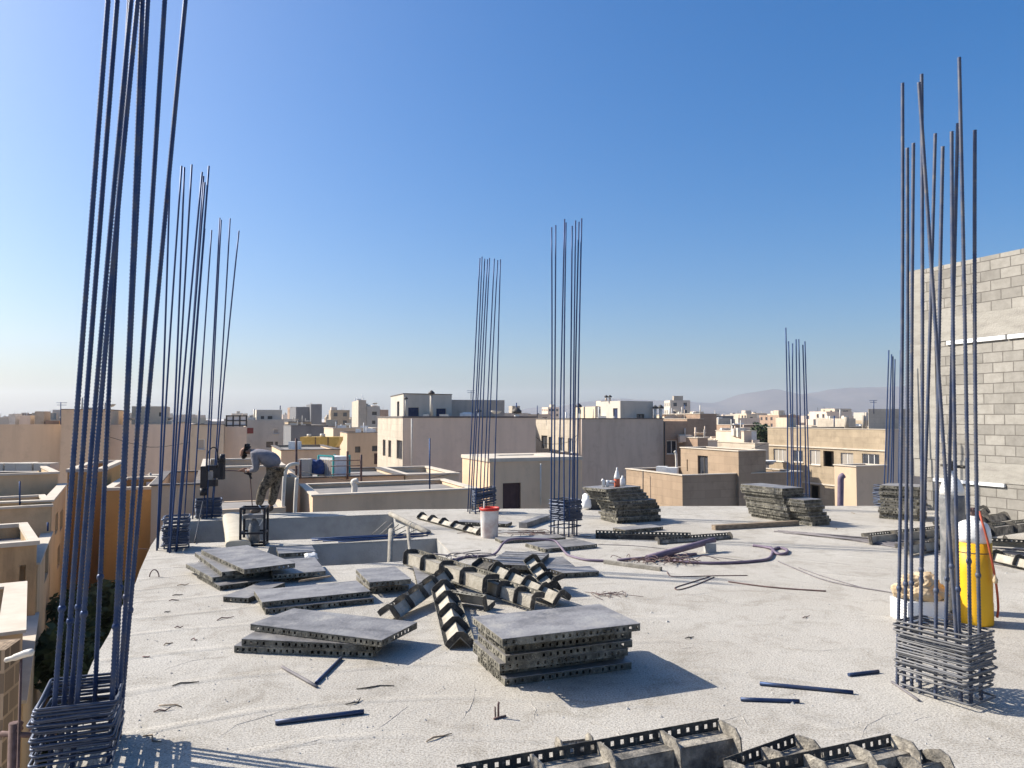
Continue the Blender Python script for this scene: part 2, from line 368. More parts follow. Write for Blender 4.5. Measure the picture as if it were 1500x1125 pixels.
def rebar_column(near, w, l, ang, z0, z1, nst, bars, label, r=.0155, rs=.0075, ribbed=False, tilt=(0,0), sparse=0, mk='steel_far', foot=.0, ms='stirrup'):
    a = Vector((math.cos(ang), math.sin(ang), 0)); b = Vector((-a.y, a.x, 0))
    near = Vector((near[0], near[1], 0)); cen = near+a*w/2+b*l/2+Vector((0,0,foot))
    root = empty('rebar_column', cen, label, 'rebar column', 'rebar columns rising from the slab')
    for (lo, hi) in bars:
        lo, hi = Vector(lo), Vector(hi); d = (hi-lo).normalized()
        p = lo-d*((lo.z-foot+.04)/d.z)
        wl = random.uniform(.75, 1.05) if ribbed or r > .015 else None
        bar_mesh(p-cen, hi-cen, r, ribbed, random.uniform(-.02, .02), 8 if ribbed else 6, wl).build('rebar', M[mk], root)
    for i in range(nst+sparse):
        if i < nst: z = z0+(z1-z0)*(i+.5*random.random())/max(1, nst-.5)
        else: z = foot+(z0-foot)*(i-nst+.6)/max(1, sparse)
        ww = w+.05+random.uniform(-.012,.016); ll = l+.05+random.uniform(-.012,.016)
        ca = ang+math.radians(random.uniform(-2.5,2.5))
        tx = tilt[0]+random.uniform(-.02,.02); ty = tilt[1]+random.uniform(-.03,.03)
        R = Matrix.Rotation(ca, 3, 'Z') @ Matrix.Rotation(tx, 3, 'X') @ Matrix.Rotation(ty, 3, 'Y')
        off = Vector((random.uniform(-.014,.014), random.uniform(-.014,.014), z-foot))
        s = MB(); s.tube([R @ p+off for p in loop_pts(ww, ll)], rs, 6, closed=True)
        s.build('stirrup', M[ms], root)
    return root
A21 = math.radians(21.2)
def pxbars(lst, pyl, Y, ztop=None):
    out = []
    for e in lst:
        pxl, (pxt, pyt) = e[0], e[1]; Yl = e[2] if len(e) > 2 else Y+random.uniform(-.1, .3)
        lo = D(pxl, pyl, Yl); hi = D(pxt, pyt, Yl+random.uniform(-.03,.03))
        if ztop:
            d = hi-lo; hi = lo+d*((ztop+random.uniform(-.3,.3)-lo.z)/d.z)
        out.append((lo, hi))
    return out
c1 = pxbars([(80,(158,0),4.45),(94,(172,0),4.65),(104,(193,0),4.8),(114,(204,0),4.5),(139,(190,0),4.9),(163,(207,0),4.56),(169,(217,0),4.68),(174,(241,0),4.8),(179,(272,0),4.9)], 1030, 4.5, 5.1)
rebar_column((-2.65,4.38), .345, .47, A21, .09, .38, 17, c1, 'closest rebar column at the slab corner running out of the top of the picture', .0140, .0085, True, sparse=2, mk='steel')
c8 = pxbars([(1315,(1322,122),5.84),(1325,(1329,217),5.79),(1336,(1338,210),5.74),(1348,(1350,109),5.69),(1347,(1370,196),5.92),(1372,(1381,215),5.58),(1386,(1403,181),5.78),(1399,(1346,121),5.48),(1406,(1394,193),5.5),(1420,(1405,84),5.5),(1436,(1428,191),5.56)], 905, 5.6)
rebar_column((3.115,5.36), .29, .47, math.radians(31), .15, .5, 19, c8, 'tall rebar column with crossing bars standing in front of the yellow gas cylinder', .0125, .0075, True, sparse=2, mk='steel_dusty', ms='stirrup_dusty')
n2 = G(241,808)
c2 = pxbars([(232,(250,226),11.7),(235,(266,243),11.9),(249,(270,245),11.6),(252,(281,241),11.9),(254,(296,252),11.5),(262,(298,258),11.9),(263,(300,267),11.6),(264,(306,243),11.75)], 745, 11.6)
rebar_column(n2, .3, .4, A21, .05, .5, 17, c2, 'rebar column leaning at the slab edge left of the grey pit wall', .0145, .012)
n3 = G(289,760)
c3 = pxbars([(272,(300,335),15.5),(284,(310,337),15.3),(299,(322,319),15.5),(304,(324,322),15.3),(311,(337,320),15.6),(313,(350,338),15.4)], 733, 15.4)
rebar_column(n3, .42, .4, A21, .03, .37, 14, c3, 'rebar column with a black welding clamp gripped around its bars', .0145, .0135)
n4 = G(697,752)
c4 = pxbars([(687,(703,378),16.5),(690,(706,376),16.2),(693,(710,379),16.5),(698,(714,380),16.1),(704,(717,378),16.4),(709,(724,379),16.2),(714,(729,381),16.5),(724,(733,380),16.3)], 714, 16.3)
rebar_column(n4, .4, .3, math.radians(12), .22, .5, 13, c4, 'rebar column behind the red-rimmed bucket with a tilted stirrup bundle', .0138, .0115, tilt=(0,-.14), sparse=2)
n5 = G(829,787)
c5 = pxbars([(807,(808,333),13.1),(812,(814,330),13.3),(819,(827,321),13.1),(827,(829,326),12.95),(834,(838,331),13.0),(839,(843,323),13.3),(842,(848,325),13.2),(846,(852,320),13.15)], 710, 13.1)
rebar_column(n5, .34, .34, math.radians(42), .26, .6, 16, c5, 'rebar column in the middle of the slab with its stirrups lifted off the floor', .0138, .0115, sparse=1)
n6 = (6.55,16.6)
c6 = pxbars([(1153,(1151,480),17.),(1159,(1155,500),16.8),(1163,(1161,503),17.),(1168,(1166,497),16.8),(1172,(1170,497),17.),(1180,(1176,505),16.9),(1185,(1179,500),17.)], 700, 16.9)
n6 = (c6[0][0].x+.0, 16.7)
rebar_column(n6, .42, .3, A21, .03, .35, 8, c6, 'short rebar column behind the mossy panel stack in front of the beige window facade', .0138, .009)
c7 = pxbars([(1295,(1302,513),17.2),(1300,(1306,519),17.0),(1304,(1308,522),17.2),(1308,(1311,526),17.0),(1316,(1319,513),17.1)], 712, 17.1)
rebar_column((D(1301,715,16.9).x, 16.9), .36, .36, A21, .05, .5, 14, c7, 'far rebar column at the foot of the grey block wall', .0135, .0125)
# ------------------------------------------------------------------ formwork panels
PH = .055
def perf_strip(s, o, dx, dn, L, pitch=.055, hw=.022, h=PH):
    """perforated strip from o along unit dx, height z, thickness along -dn"""
    o = Vector(o); dx = Vector(dx); t = -Vector(dn)*.004; z = Vector((0,0,1))
    s.obox(o, dx*L, t, z*.014); s.obox(o+z*(h-.016), dx*L, t, z*.0155)
    n = max(2, int(L/pitch)); pt = L/n
    for i in range(n+1):
        w_ = hw*random.uniform(.6, 1.1)
        x0 = max(0, i*pt-(pt-w_)/2); x1 = min(L, i*pt+(pt-w_)/2)
        if random.random() < .22 and i < n: x1 = min(L, x1+hw*.999)
        if x1-x0 > .001: s.obox(o+dx*x0+z*.014, dx*(x1-x0), t, z*(h-.03))
        if random.random() < .4 and 0 < i < n:   # lump of dried concrete left on the rim
            q = o+dx*(i*pt+random.uniform(-.01,.01))-t*1.0; a = random.uniform(.006,.016)
            s.obox(q+z*random.uniform(.004,.03), dx*a*1.6, -t*random.uniform(.6,1.8), z*a)
PCACHE = {}
def panel_meshes(L, W, ribs):
    k = (round(L,2), round(W,2), ribs)
    if k not in PCACHE:
        a = MB(); nx, ny = 10, 5
        a.box((L/2, W/2, PH-.0005), (L+.003, W+.003, .004))
        if ribs:
            for i in range(6): a.box((L/2, W*(i+.5)/6, PH+.004), (L*.97, .022, .008))
        b = MB()
        perf_strip(b, (0,0,0), (1,0,0), (0,-1,0), L); perf_strip(b, (0,W,0), (1,0,0), (0,1,0), L)
        perf_strip(b, (0,.004,0), (0,1,0), (-1,0,0), W-.008); perf_strip(b, (L,.004,0), (0,1,0), (1,0,0), W-.008)
        n = 3
        for i in range(1, n): b.box((L*i/n, W/2, PH*.5-.004), (.006, W-.02, PH-.014))
        PCACHE[k] = (a.mesh('face_sheet', M['sheet']), b.mesh('perforated_rim', M['rim']))
    return PCACHE[k]
def panel(o, ang, L, W, label, group, ribs=False, tilt=(0,0)):
    """o: world point of the panel's near-left corner at its TOP"""
    root = empty('formwork_panel', Vector(o)-Vector((0,0,PH)), label, 'formwork panel', group)
    root.rotation_euler = (math.radians(tilt[0]), math.radians(tilt[1]), math.radians(ang))
    a, b = panel_meshes(L, W, ribs); inst(a, 'face_sheet', root); inst(b, 'perforated_rim', root)
    return root
def pp(px, py, z, ang, L, W, label, group, **k): return panel(G(px, py, z), ang, L, W, label, group, **k)
def stack(o, n, ang, L, W, offs, label, group, gap=.0605):
    o = Vector((o[0], o[1], 0))
    for i in range(n):
        dx, dy, da = offs(i); a = math.radians(ang)
        p = o+Vector((math.cos(a), math.sin(a), 0))*dx+Vector((-math.sin(a), math.cos(a), 0))*dy
        word = 'topmost' if i == n-1 else ORD[i]
        panel(p+Vector((0,0,PH+i*gap+.002)), ang+da, L, W, label % word, group)
def jit(sc, drift=(0,0)):
    return lambda i: (random.uniform(-sc, sc)+drift[0]*i, random.uniform(-sc, sc)+drift[1]*i, random.uniform(-1.2,1.2)*sc*25)
# big stack in front
g = 'steel formwork panels in the closest tall stack'
o = G(741,1007)
offs = [(0,.02,0),(-.01,.1,.5),(-.05,0,-.6),(-.01,-.02,.4),(.0,.015,.0),(.0,.05,.6),(-.02,.03,0)]
stack(o, 6, 21.5, 1.08, .62, lambda i: offs[i], '%s perforated panel of the closest stack, beside its blue shadow', g)
pp(736,936,.424, 21.5, 1.13, .66, 'smooth grey panel lying topmost on the closest tall stack', g)
# pile of three left of it
g = 'panels in the low pile left of the closest stack'
pp(343,946,.058, -7, 1.22, .5, 'lowest panel of the low pile left of the closest stack', g)
pp(354,936,.116, -8.5, 1.2, .52, 'middle panel of the low pile left of the closest stack', g)
pp(367,914,.178, -22, 1.34, .6, 'large topmost panel with white paint smears on the low pile', g)
# pile behind
g = 'panels in the pile left of the corner form heap'
pp(389,892,.058, 25, 1.12, .55, 'lowest panel of the pile with the crooked plank across it', g)
pp(327,874,.058, -12, .3, .8, 'narrow panel poking out left under the pile with the crooked plank', g)
pp(384,882,.118, 26, 1.13, .6, 'dusty panel on top of the pile with the crooked plank', g)
pp(541,862,.06, 22, .46, .8, 'panel lying low under the raised dusty panel by the heap', g)
pp(541,853,.16, 22, .48, .8, 'dusty panel raised on two blocks between the heap and the pile', g, tilt=(0,0))
o = bpy.data.objects
for k_ in range(2):
    s = MB(); s.box((0,0,.0215), (.3,.1,.041)); b_ = s.build('wood_block', M['wood'])
    p_ = G(541,853,.16)+Vector((math.cos(math.radians(22)),math.sin(math.radians(22)),0))*.24+Vector((-.37,.93,0))*(.2+.4*k_)
    b_.location = (p_.x, p_.y, .0608); b_.rotation_euler = (0,0,.38)
    tag(b_, ['wooden block under the front end of the raised dusty panel', 'wooden block under the back end of the raised dusty panel'][k_], 'block', 'wooden blocks under the raised panel')
# S4 pile near the pit
g = 'panels in the spread pile before the pit'
pp(322,858,.06, 38, .9, .9, 'dark lowest panel at the bottom of the spread pile before the pit', g)
pp(311,846,.118, 38, .62, 1.1, 'stained panel left in the spread pile before the pit', g)
pp(292,828,.06, 22, .8, .62, 'grey panel at the left end of the spread pile before the pit', g)
pp(400,842,.118, 22, .62, 1.0, 'panel poking out to the right under the big sheet near the white rag', g)
pp(325,838,.176, 33, .55, 1.6, 'long panel half hidden under the biggest sheet before the pit', g)
pp(357.5,834,.234, 38, .62, 1.68, 'biggest smooth panel on top of the spread pile before the pit', g)
pp(408,811,.118, 20, .5, .55, 'small dark panel behind the biggest sheet at the pit edge', g)
# mid panels
g = 'single panels lying around the middle of the slab'
pp(722,835,.058, 8, 1.08, .8, 'flat panel lying below the ribbed panel right of the heap', g)
pp(714,825.5,.125, -14, .62, .95, 'ribbed blue-grey panel lying upside down right of the corner form heap', g, ribs=True)
pp(795,841,.062, 14, .74, .35, 'panel lying flat just right of the ribbed panel', g)
pp(799,804,.06, 28, .92, .62, 'clean panel lying between the rebar column and the ribbed panel', g)
pp(735,792,.05, 19, 1.1, .35, 'narrow dark panel lying by the tie wire tangle', g)
pp(916,776.5,.06, 30, .85, .35, 'panel lying on the slab in front of the tall stack with the bottles', g)
pp(612,856,.058, 10, .75, 1.1, 'panel lying flat under the corner form heap', g)
pp(668,764,.07, -18, 1.0, .3, 'perforated narrow panel lying left of the red-rimmed bucket', g)
# back stack with bottles
g = 'panels in the tall stack with the bottles on it'
o = G(904,767.5)
stack(o, 11, 24, .98, .62, lambda i: (-.045*max(0, i-4)*.9+random.uniform(-.025,.025), random.uniform(-.02,.03), random.uniform(-2,2)+(1.5*i if i > 6 else 0)), '%s panel of the tall stack with bottles on top', g)
# mossy stack
g = 'panels in the mossy stack before the far rebar column'
o = G(1158,767)
stack(o, 11, 24, .55, 1.12, lambda i: (-.018*i+random.uniform(-.02,.02), random.uniform(-.03,.03)+(.05 if i > 4 else 0), random.uniform(-2,2)), '%s panel of the mossy stack with a lit left face', g)
o = G(1185,771)
g = 'panels leaning on the right of the mossy stack'
stack(o, 8, 24, .45, .8, lambda i: (-.025*i+.06+random.uniform(-.03,.03), random.uniform(-.03,.03), random.uniform(-3,3)), '%s panel of the dark half-stack right of the mossy stack', g)
# stack behind right rebar
o = G(1345,764)
g = 'panels in the stack before the block wall'
stack(o, 11, 50, .7, .7, jit(.03), '%s panel of the stack at the foot of the block wall', g)
# ------------------------------------------------------------------ corner forms
def corner_form(A, B, roll, w, nst, label, group, mp='form_plate', mf='rim', z0=None, hp=.06, mst='form_dark', fl=.055, hole=(.06,.024)):
    A, B = Vector(A), Vector(B); L = (B-A).length; x = (B-A)/L
    up = Vector((0,0,1)); y = up.cross(x).normalized(); z = x.cross(y)
    R = Matrix((x, y, z)).transposed() @ Matrix.Rotation(math.radians(roll), 3, 'X')
    root = empty('corner_form', A, label, 'corner formwork', group)
    t = .004; q = math.sqrt(.5)
    pl = MB()
    for sg in (-1, 1):
        dn = Vector((0, sg*q, q)); dd = Vector((0, sg*q, -q))
        pl.obox((0, 0, w), Vector((L,0,0)), dd*(w/q), -dn*t)
    fls = []
    for sg in (-1, 1):
        f = MB(); dn = Vector((0, sg*q, q)); dd = Vector((0, sg*q, -q)); o = Vector((0, sg*w, 0))+dd*.001
        n = max(3, int(L/hole[0])); pt = L/n; hw = hole[1]; X = Vector((1,0,0))
        f.obox(o, X*L, dn*fl*.31, dd*t); f.obox(o+dn*fl*.69, X*L, dn*fl*.31, dd*t)
        for i in range(n+1):
            x0 = max(0, i*pt-(pt-hw)/2); x1 = min(L, i*pt+(pt-hw)/2)
            f.obox(o+X*x0+dn*fl*.31, X*(x1-x0), dn*fl*.38, dd*t)
        fls.append(f)
    sts = []
    for i in range(nst):
        xx = (L-.012)*i/(nst-1) if nst > 1 else L/2
        e = fl*q; c = .016
        poly = [(-w+.001, .002), (0, w+.002), (w-.001, .002), (w+e*.9, e*.9), (w+e*.9-.025, e*.9+.04), (c+.02, w+fl*1.25-.02), (-c-.02, w+fl*1.25-.02), (-w-e*.9+.025, e*.9+.04), (-w-e*.9, e*.9)]
        poly = [(-w-e*.85, e*.85), (-w, .003), (0, w+.003), (w, .003), (w+e*.85, e*.85), (w+e*.55, e*.85+.03), (.03, w+fl*.85), (-.03, w+fl*.85), (-w-e*.55, e*.85+.03)]
        st = MB(); st.prism([(xx, a, b) for a, b in poly], (.010, 0, 0)); sts.append(st)
    zm = min((R @ Vector(p)).z for m_ in [pl]+fls for p in m_.v if p[0] < .02)
    root.matrix_world = Matrix.Translation(A-Vector((0,0,zm if z0 is None else zm-0))) @ R.to_4x4()
    pl.build('corner_plate', M[mp], root)
    for f in fls: f.build('perforated_flange', M[mf], root)
    for st in sts: st.build('stiffener', M[mst], root)
    return root
g = 'corner forms heaped in the middle of the slab'
corner_form(G(603,826,.04), G(722,868,.10), 40, .10, 5, 'longest cream corner form lying across the back of the heap', g)
corner_form(G(569,908,.02), G(650,850,.14), 8, .09, 5, 'corner form slanting right from the low pile up to the heap', g)
corner_form(G(650,868,.12), G(674,950,.005), 0, .095, 5, 'corner form with five dark chevrons pointing at the camera', g, mst='form_dark')
corner_form(G(668,882,.03), G(718,890,.03), 150, .09, 2, 'short tray-like corner form with holes below the longest one', g)
corner_form(G(728,842,.16), G(824,886,.02), 8, .098, 5, 'corner form with dark chevrons ending above the closest stack', g)
corner_form(G(716,866,.06), G(790,892,.02), 36, .085, 4, 'corner form half buried under the dark chevron one', g)
corner_form(G(778,828,.24), G(808,868,.03), -10, .085, 4, 'steep short corner form with white gaps beside the ribbed panel', g)
corner_form(G(800,862,.01), G(822,870,.01), 60, .09, 2, 'stubby black corner form end beside the steep short one', g, mp='form_dark', mf='form_dark')
corner_form(G(703,846,.05), G(728,852,.06), 70, .09, 2, 'stubby black corner form behind the longest cream one', g, mp='form_dark', mf='form_dark')
g = 'corner forms beside the bucket'
corner_form(G(618,760,.0), G(706,784,.0), 0, .085, 6, 'corner form with triangular stiffeners lying left of the bucket', g)
# long angle pieces
g = 'long perforated angles before the tall stack'
corner_form(G(873,788,.0), G(1012,792,.0), 40, .05, 2, 'long blue-grey perforated angle lying below the stack with bottles', g, mp='form_dark')
corner_form(G(962,797,.0), G(1069,789,.0), 30, .04, 2, 'perforated angle with a white end crossing the longer one', g, mf='rim', mp='form_front')
# front pieces
g = 'large corner forms cut off by the bottom of the picture'
fk = dict(mp='form_front', mf='form_dark', mst='form_front', fl=.07, hole=(.062,.022))
corner_form(G(676,1192,.0), G(1066,1112,.0), 42, .10, 5, 'big corner form with oval holes and pale fins at the bottom edge', g, **fk)
corner_form(G(1075,1166,.02), G(1180,1124,.0), 38, .075, 3, 'corner form with two fins lying right of the big one', g, **fk)
corner_form(G(1120,1180,.03), G(1322,1130,.0), 40, .085, 4, 'corner form with a round end and small holes at the bottom edge', g, **fk)
corner_form(G(1290,1165,.0), G(1375,1138,.0), 20, .07, 3, 'short corner form behind the round-ended one at the bottom edge', g, **fk)
corner_form(G(1040,1190,.03), G(1180,1150,.03), 160, .08, 2, 'blue-shadowed upturned corner form between the bottom edge pieces', g, **fk)
corner_form(G(818,1103,.0), G(866,1097,.0), 0, .05, 2, 'small stubby corner form behind the big one with oval holes', g, mp='form_front', mf='form_dark', mst='form_front', fl=.04)
# right heap
g = 'dark corner forms heaped by the block wall'
hp = [((1268,797),(1385,784),35,'flat dark corner form nearest the rebar bundle by the right heap',.0),((1320,812),(1392,800),25,'low corner form lying behind the grey oxygen cylinder',.03),
      ((1375,775),(1470,762),20,'dark corner form lying across the back of the right heap',.12),((1410,790),(1510,776),40,'corner form with square holes above the yellow cylinder shoulder',.2),
      ((1430,815),(1530,838),20,'corner form sloping down at the right picture edge',.03),((1440,800),(1540,806),-30,'dark corner form under the one with square holes',.08),((1390,790),(1440,752),15,'upended corner form leaning in the right heap',.22)]
for (a, b, rl, lb, z) in hp: corner_form(G(*a, z), G(*b, z*.7), rl, .085, 4, lb, g, mp='form_front' if z > .1 else 'form_plate', mf='rim')
# ------------------------------------------------------------------ loose things on the slab
def rod(name, a, b, r, label, cat, group=None, m='steel', k=8, bendz=0.):
    a, b = Vector(a), Vector(b); root_o = (a+b)/2
    s = MB(); s.tube([a-root_o+(b-a)*t+Vector((0,0,bendz*math.sin(PI*t))) for t in (0,.25,.5,.75,1)], r, k)
    o = s.build(name, M[m]); o.location = root_o; return tag(o, label, cat, group)
def R0(px, py, r): v = G(px, py); v.z = r; return v
g = 'short bar offcuts on the bare slab'
for (a, b, r, lb, m) in [((403,1062),(533,1046),.017,'thick dark bar offcut lying nearest the big left rebar column','steel'),
        ((463,1003),(500,966),.013,'short bar offcut with a dark shadow under the low pile','steel'),
        ((413,979),(464,1008),.012,'pale thin bar offcut pointing at the short dark one','cable'),
        ((1085,1027),(1171,1030),.014,'middling bar offcut, nearer of the two parallel ones right of the stack','steel'),
        ((1113,1004),(1250,1017),.0145,'longest bar offcut lying left of the right rebar column','steel'),
        ((1243,991),(1287,986),.014,'shortest bar offcut just left of the right rebar column','steel'),
        ((1307,1001),(1346,1028),.010,'grey bar offcut lying at the foot of the right rebar column','cable')]:
    rod('bar_offcut', R0(*a, r), R0(*b, r), r, lb, 'bar offcut', g, m)
g = 'long straight bars bundled flat on the slab'
for i in range(13):
    p = R0(1128+i*6+random.uniform(-6,6), 779+random.uniform(-.5,1.4)+i*.35, .011); q = R0(1540+random.uniform(-20,20), 811+i*2.4, .011)
    p.z += .014*(i % 3 == 1); q.z += .014*(i % 3 == 1)
    rod('rebar_rod', p, q, .0115, 'long grey bar in the flat bundle running right behind the yellow cylinder', 'rebar rod', g, 'cable', 6)
for (a, b, n, lb) in [((1048,777),(1171,770),'timber_beam','weathered square timber lying before the mossy stack')]:
    p, q = G(*a), G(*b); d = q-p; nrm = Vector((-d.y, d.x, 0)).normalized()
    s = MB(); s.obox((0,0,.003), d, nrm*.12, (0,0,.085)); o = s.build(n, M['wood']); o.location = p; tag(o, lb, 'timber')
p, q = G(884,826), G(967,837); d = q-p; nrm = Vector((-d.y, d.x, 0)).normalized()
s = MB(); s.obox((0,0,.003), d, nrm*.06, (0,0,.05)); o = s.build('wooden_plank', M['plaster']); o.location = p; tag(o, 'short pale plank in front of the tangled wire', 'plank')
p, q = G(772,774), G(806,762); d = q-p; nrm = Vector((-d.y, d.x, 0)).normalized()
s = MB(); s.obox((0,0,.003), d, nrm*.16, (0,0,.1)); o = s.build('steel_channel', M['sheet']); o.location = p; tag(o, 'blue-grey box channel lying left of the middle rebar column', 'channel')
p, q = G(437,853,.12), G(482,846,.12)
s = MB(); s.obox((0,0,0), q-p, (.02,.05,0), (0,0,.02)); o = s.build('wooden_plank', M['wood']); o.location = (p.x, p.y, .1195); tag(o, 'thin crooked plank lying across the dusty panels', 'plank')
# thick pipe pair and hose
rod('steel_pipe', G(948,823)+Vector((0,0,.05)), G(1046,807)+Vector((0,0,.16)), .045, 'thick dark pipe propped up beside the tangled wire', 'pipe', None, 'hose', 10)
rod('steel_pipe', G(905,823)+Vector((0,0,.025)), G(1020,814)+Vector((0,0,.025)), .02, 'thin pipe lying under the propped thick pipe', 'pipe', None, 'hose', 8)
s = MB(); s.box((0,0,.07), (.16,.12,.14)); o = s.build('stone_block', M['conc']); pz = G(1040,809); o.location = (pz.x, pz.y, 0); tag(o, 'small stone propping the end of the thick pipe', 'stone')
def spline(pts, n=10):
    out = []; P = [pts[0]]+list(pts)+[pts[-1]]
    for i in range(1, len(P)-2):
        for j in range(n):
            t = j/n; p0, p1, p2, p3 = P[i-1:i+3]
            out.append(.5*((2*p1)+(p2-p0)*t+(2*p0-5*p1+4*p2-p3)*t*t+(3*p1-p0-3*p2+p3)*t**3))
    out.append(P[-2]); return out
def cable(name, pts, r, label, cat, m, k=7, group=None, lift=None):
    v = [R0(p[0], p[1], r+(p[2] if len(p) > 2 else 0)) for p in pts]; o0 = v[0].copy()
    s = MB(); s.tube([p-o0 for p in spline(v)], r, k); o = s.build(name, M[m]); o.location = o0; return tag(o, label, cat, group)
cable('hose', [(975,821),(1000,825),(1040,827),(1080,826),(1106,824),(1125,821),(1131,814),(1133,807),(1143,804.5),(1153,808),(1150,813),(1138,813),(1130,808,.03),(1124,804),(1112,802),(1103,801)], .021, 'purple hose with a small coil at its end beyond the tangled wire', 'hose', 'hose')
cable('hose', [(640,824),(665,822),(680,818),(705,816),(725,813),(738,810,.13),(752,807,.16),(780,806,.15),(810,806,.13),(820,809,.08),(831,814),(845,819),(858,822),(872,823),(886,823.5)], .018, 'dark blue hose draped over the ribbed panel', 'hose', 'hose')
cable('cable', [(876,798),(930,800),(985,806),(1020,813),(1060,818),(1100,823)], .005, 'thin wire snaking behind the propped thick pipe', 'cable', 'cable')
cable('cable', [(1140,823),(1170,836),(1200,848),(1230,856),(1262,862),(1300,868),(1340,876)], .008, 'grey cable running from the hose coil to the right rebar column', 'cable', 'cable')
cable('cable', [(1170,832),(1200,843),(1240,855),(1262,861)], .006, 'thin cable beside the grey one, joining it before the right rebar column', 'cable', 'cable')
cable('wire_piece', [(977,838),(984,845),(1010,845),(1050,844),(1095,843.5)], .006, 'straight wire with a hooked end in front of the short plank', 'wire', 'rust')
cable('wire_piece', [(1040,845),(1015,853),(990,861),(995,864.5),(1020,857),(1046,846)], .006, 'doubled wire bent to a point in front of the short plank', 'wire', 'rust')
cable('bar_offcut', [(1067,853),(1110,859),(1150,863),(1210,867)], .009, 'brown bent bar lying below the hose coil', 'bar offcut', 'rust')
def tangle(c, n, spread, label, m='rust', r=.006, zz=.05, ln=.3):
    root = empty('tie_wire_tangle', c, label, 'wire tangle')
    s = MB()
    for i in range(n):
        a = random.uniform(0, 2*PI); p = Vector((random.gauss(0, spread), random.gauss(0, spread*.6), .006+random.random()*zz))
        d = Vector((math.cos(a), math.sin(a), 0))*ln*random.uniform(.4, 1)
        pts = [p-d*.5, p+Vector((random.uniform(-.04,.04), random.uniform(-.04,.04), random.random()*zz)), p+d*.5]
        for q in pts: q.z = max(.006, q.z)
        s.tube(spline(pts, 4), r, 5)
    s.build('wire', M[m], root); return root
tangle(G(965,824), 55, .24, 'tangle of rusty tie wires behind the short plank', r=.0045, zz=.06, ln=.35)
tangle(G(772,783), 30, .35, 'flat tangle of dark tie wires right of the bucket', r=.0055, zz=.02, ln=.5)
tangle(G(672,820), 14, .3, 'loose wires at the right edge of the pit', m='cable', r=.007, zz=.05, ln=.6)
tangle(G(895,872), 16, .09, 'wispy dry twigs lying right of the heap', r=.003, zz=.01, ln=.35)
# little offcuts and crumbs
g = 'small wire offcuts scattered over the slab'
for (x, y, l, a) in [(215,963,.16,.1),(260,872,.1,.4),(268,858,.16,.1),(255,880,.14,.0),(245,897,.1,.2),(262,920,.12,.6),(246,944,.14,1.),(285,938,.12,.2),(272,1002,.2,.2),(250,1035,.22,.3),(238,1042,.2,.35),(222,1084,.2,-.4),(210,805,.3,.6),(330,907,.25,.5),(520,1030,.22,.9),(550,1008,.25,.8),(697,945,.18,.1),(1225,775,.1,.9),(1250,752,.15,-.8),(640,1080,.18,.3),(1010,935,.14,.4),(1180,905,.12,.1)]:
    p = R0(x, y, .005); l *= random.uniform(.5, 1.1); a += random.uniform(-.5, .5)
    d = Vector((math.cos(a), math.sin(a), 0))*l*.5; e = Vector((-d.y, d.x, 0)); s = MB()
    s.tube([-d+e*random.uniform(-.3,.3), -d*.4+e*random.uniform(-.35,.35)+Vector((0,0,random.random()*.012)), d*.3+e*random.uniform(-.35,.35), d+e*random.uniform(-.5,.5)+Vector((0,0,random.random()*.015))], [.004,.006,.0055,.003], 5)
    o = s.build('wire_offcut', M[random.choice(['rust','form_dark','wood'])]); o.location = p; tag(o, 'small dark wire offcut lying loose on the bare concrete', 'wire offcut', g)
p = G(730,1052); s = MB()
s.tube([(0,0,-.02),(0,0,.09),(.004,0,.105)], .008, 6); s.tube([(-.02,.01,-.02),(-.022,.01,.07)], .006, 6); s.tube([(-.03,-.03,.008),(.05,.02,.008)], .007, 6)
o = s.build('rebar_stub', M['rust']); o.location = p; tag(o, 'rusty rebar stub sticking out of the slab before the closest stack', 'rebar stub')
p = G(226,845); s = MB(); s.tube([Vector((.06*math.cos(t), 0, .1*math.sin(t)-.01)) for t in [PI*i/10 for i in range(11)]], .007, 6)
o = s.build('rebar_loop', M['rust']); o.location = p; tag(o, 'small wire loop standing at the slab edge below the leaning column', 'rebar loop')
s = MB()
for i in range(900):
    px = random.uniform(60, 1560); py = 760+430*random.random()**1.5
    p = G(px, py)
    if not (-3.4-.387*(p.y-6.48) < p.x): continue
    if 10.2 < p.y < 16.6 and p.x < -.6: continue
    r = random.uniform(.003, .011)*(1 if random.random() < .93 else 2.)
    pts = [p+Vector((r*math.cos(a)*random.uniform(.6,1.3), r*math.sin(a)*random.uniform(.6,1.3), 0)) for a in (0,1.3,2.5,3.8,5.1)]
    top = p+Vector((0,0,r*random.uniform(.7,1.2)))
    for j in range(5): s.face([pts[j], pts[(j+1) % 5], top])
tag(s.build('concrete_crumbs', M['conc']), kind='stuff')
# ------------------------------------------------------------------ pit fittings
g = 'plastered props standing in the pit'
rod('prop_post', (*g2(570,823), -.4), D(573,776,11.6), .04, 'plaster-caked post standing upright in the pit', 'post', g, 'plaster', 9)
rod('prop_post', (*g2(606,812), -.4), D(597,772,12.2), .028, 'thinner leaning post beside the upright one in the pit', 'post', g, 'plaster', 9)
g = 'thin bars sticking out over the pit'
for i in range(6):
    a = D(566+i*9, 764+i*2.2, 14.2-.15*i); b = D(548+i*8+random.uniform(-3,3), 783+random.uniform(-2,2), 13.2-.1*i)
    rod('dowel_bar', a, b, .009, 'thin bar slanting down over the corner of the pit', 'bar', g, 'plaster', 6)
g = 'long bars lying along the pit beam'
for i in range(8):
    a = R0(440+random.uniform(0,60), 795-i*.6, .012); b = R0(600+random.uniform(0,30), 784.5-i*.5+2, .012)
    a.z += .02*(i % 2); b.z += .02*(i % 2)
    rod('dowel_bar', a, b, .010, 'long dark bar lying along the narrow beam across the pit', 'bar', g, 'steel_far', 6)
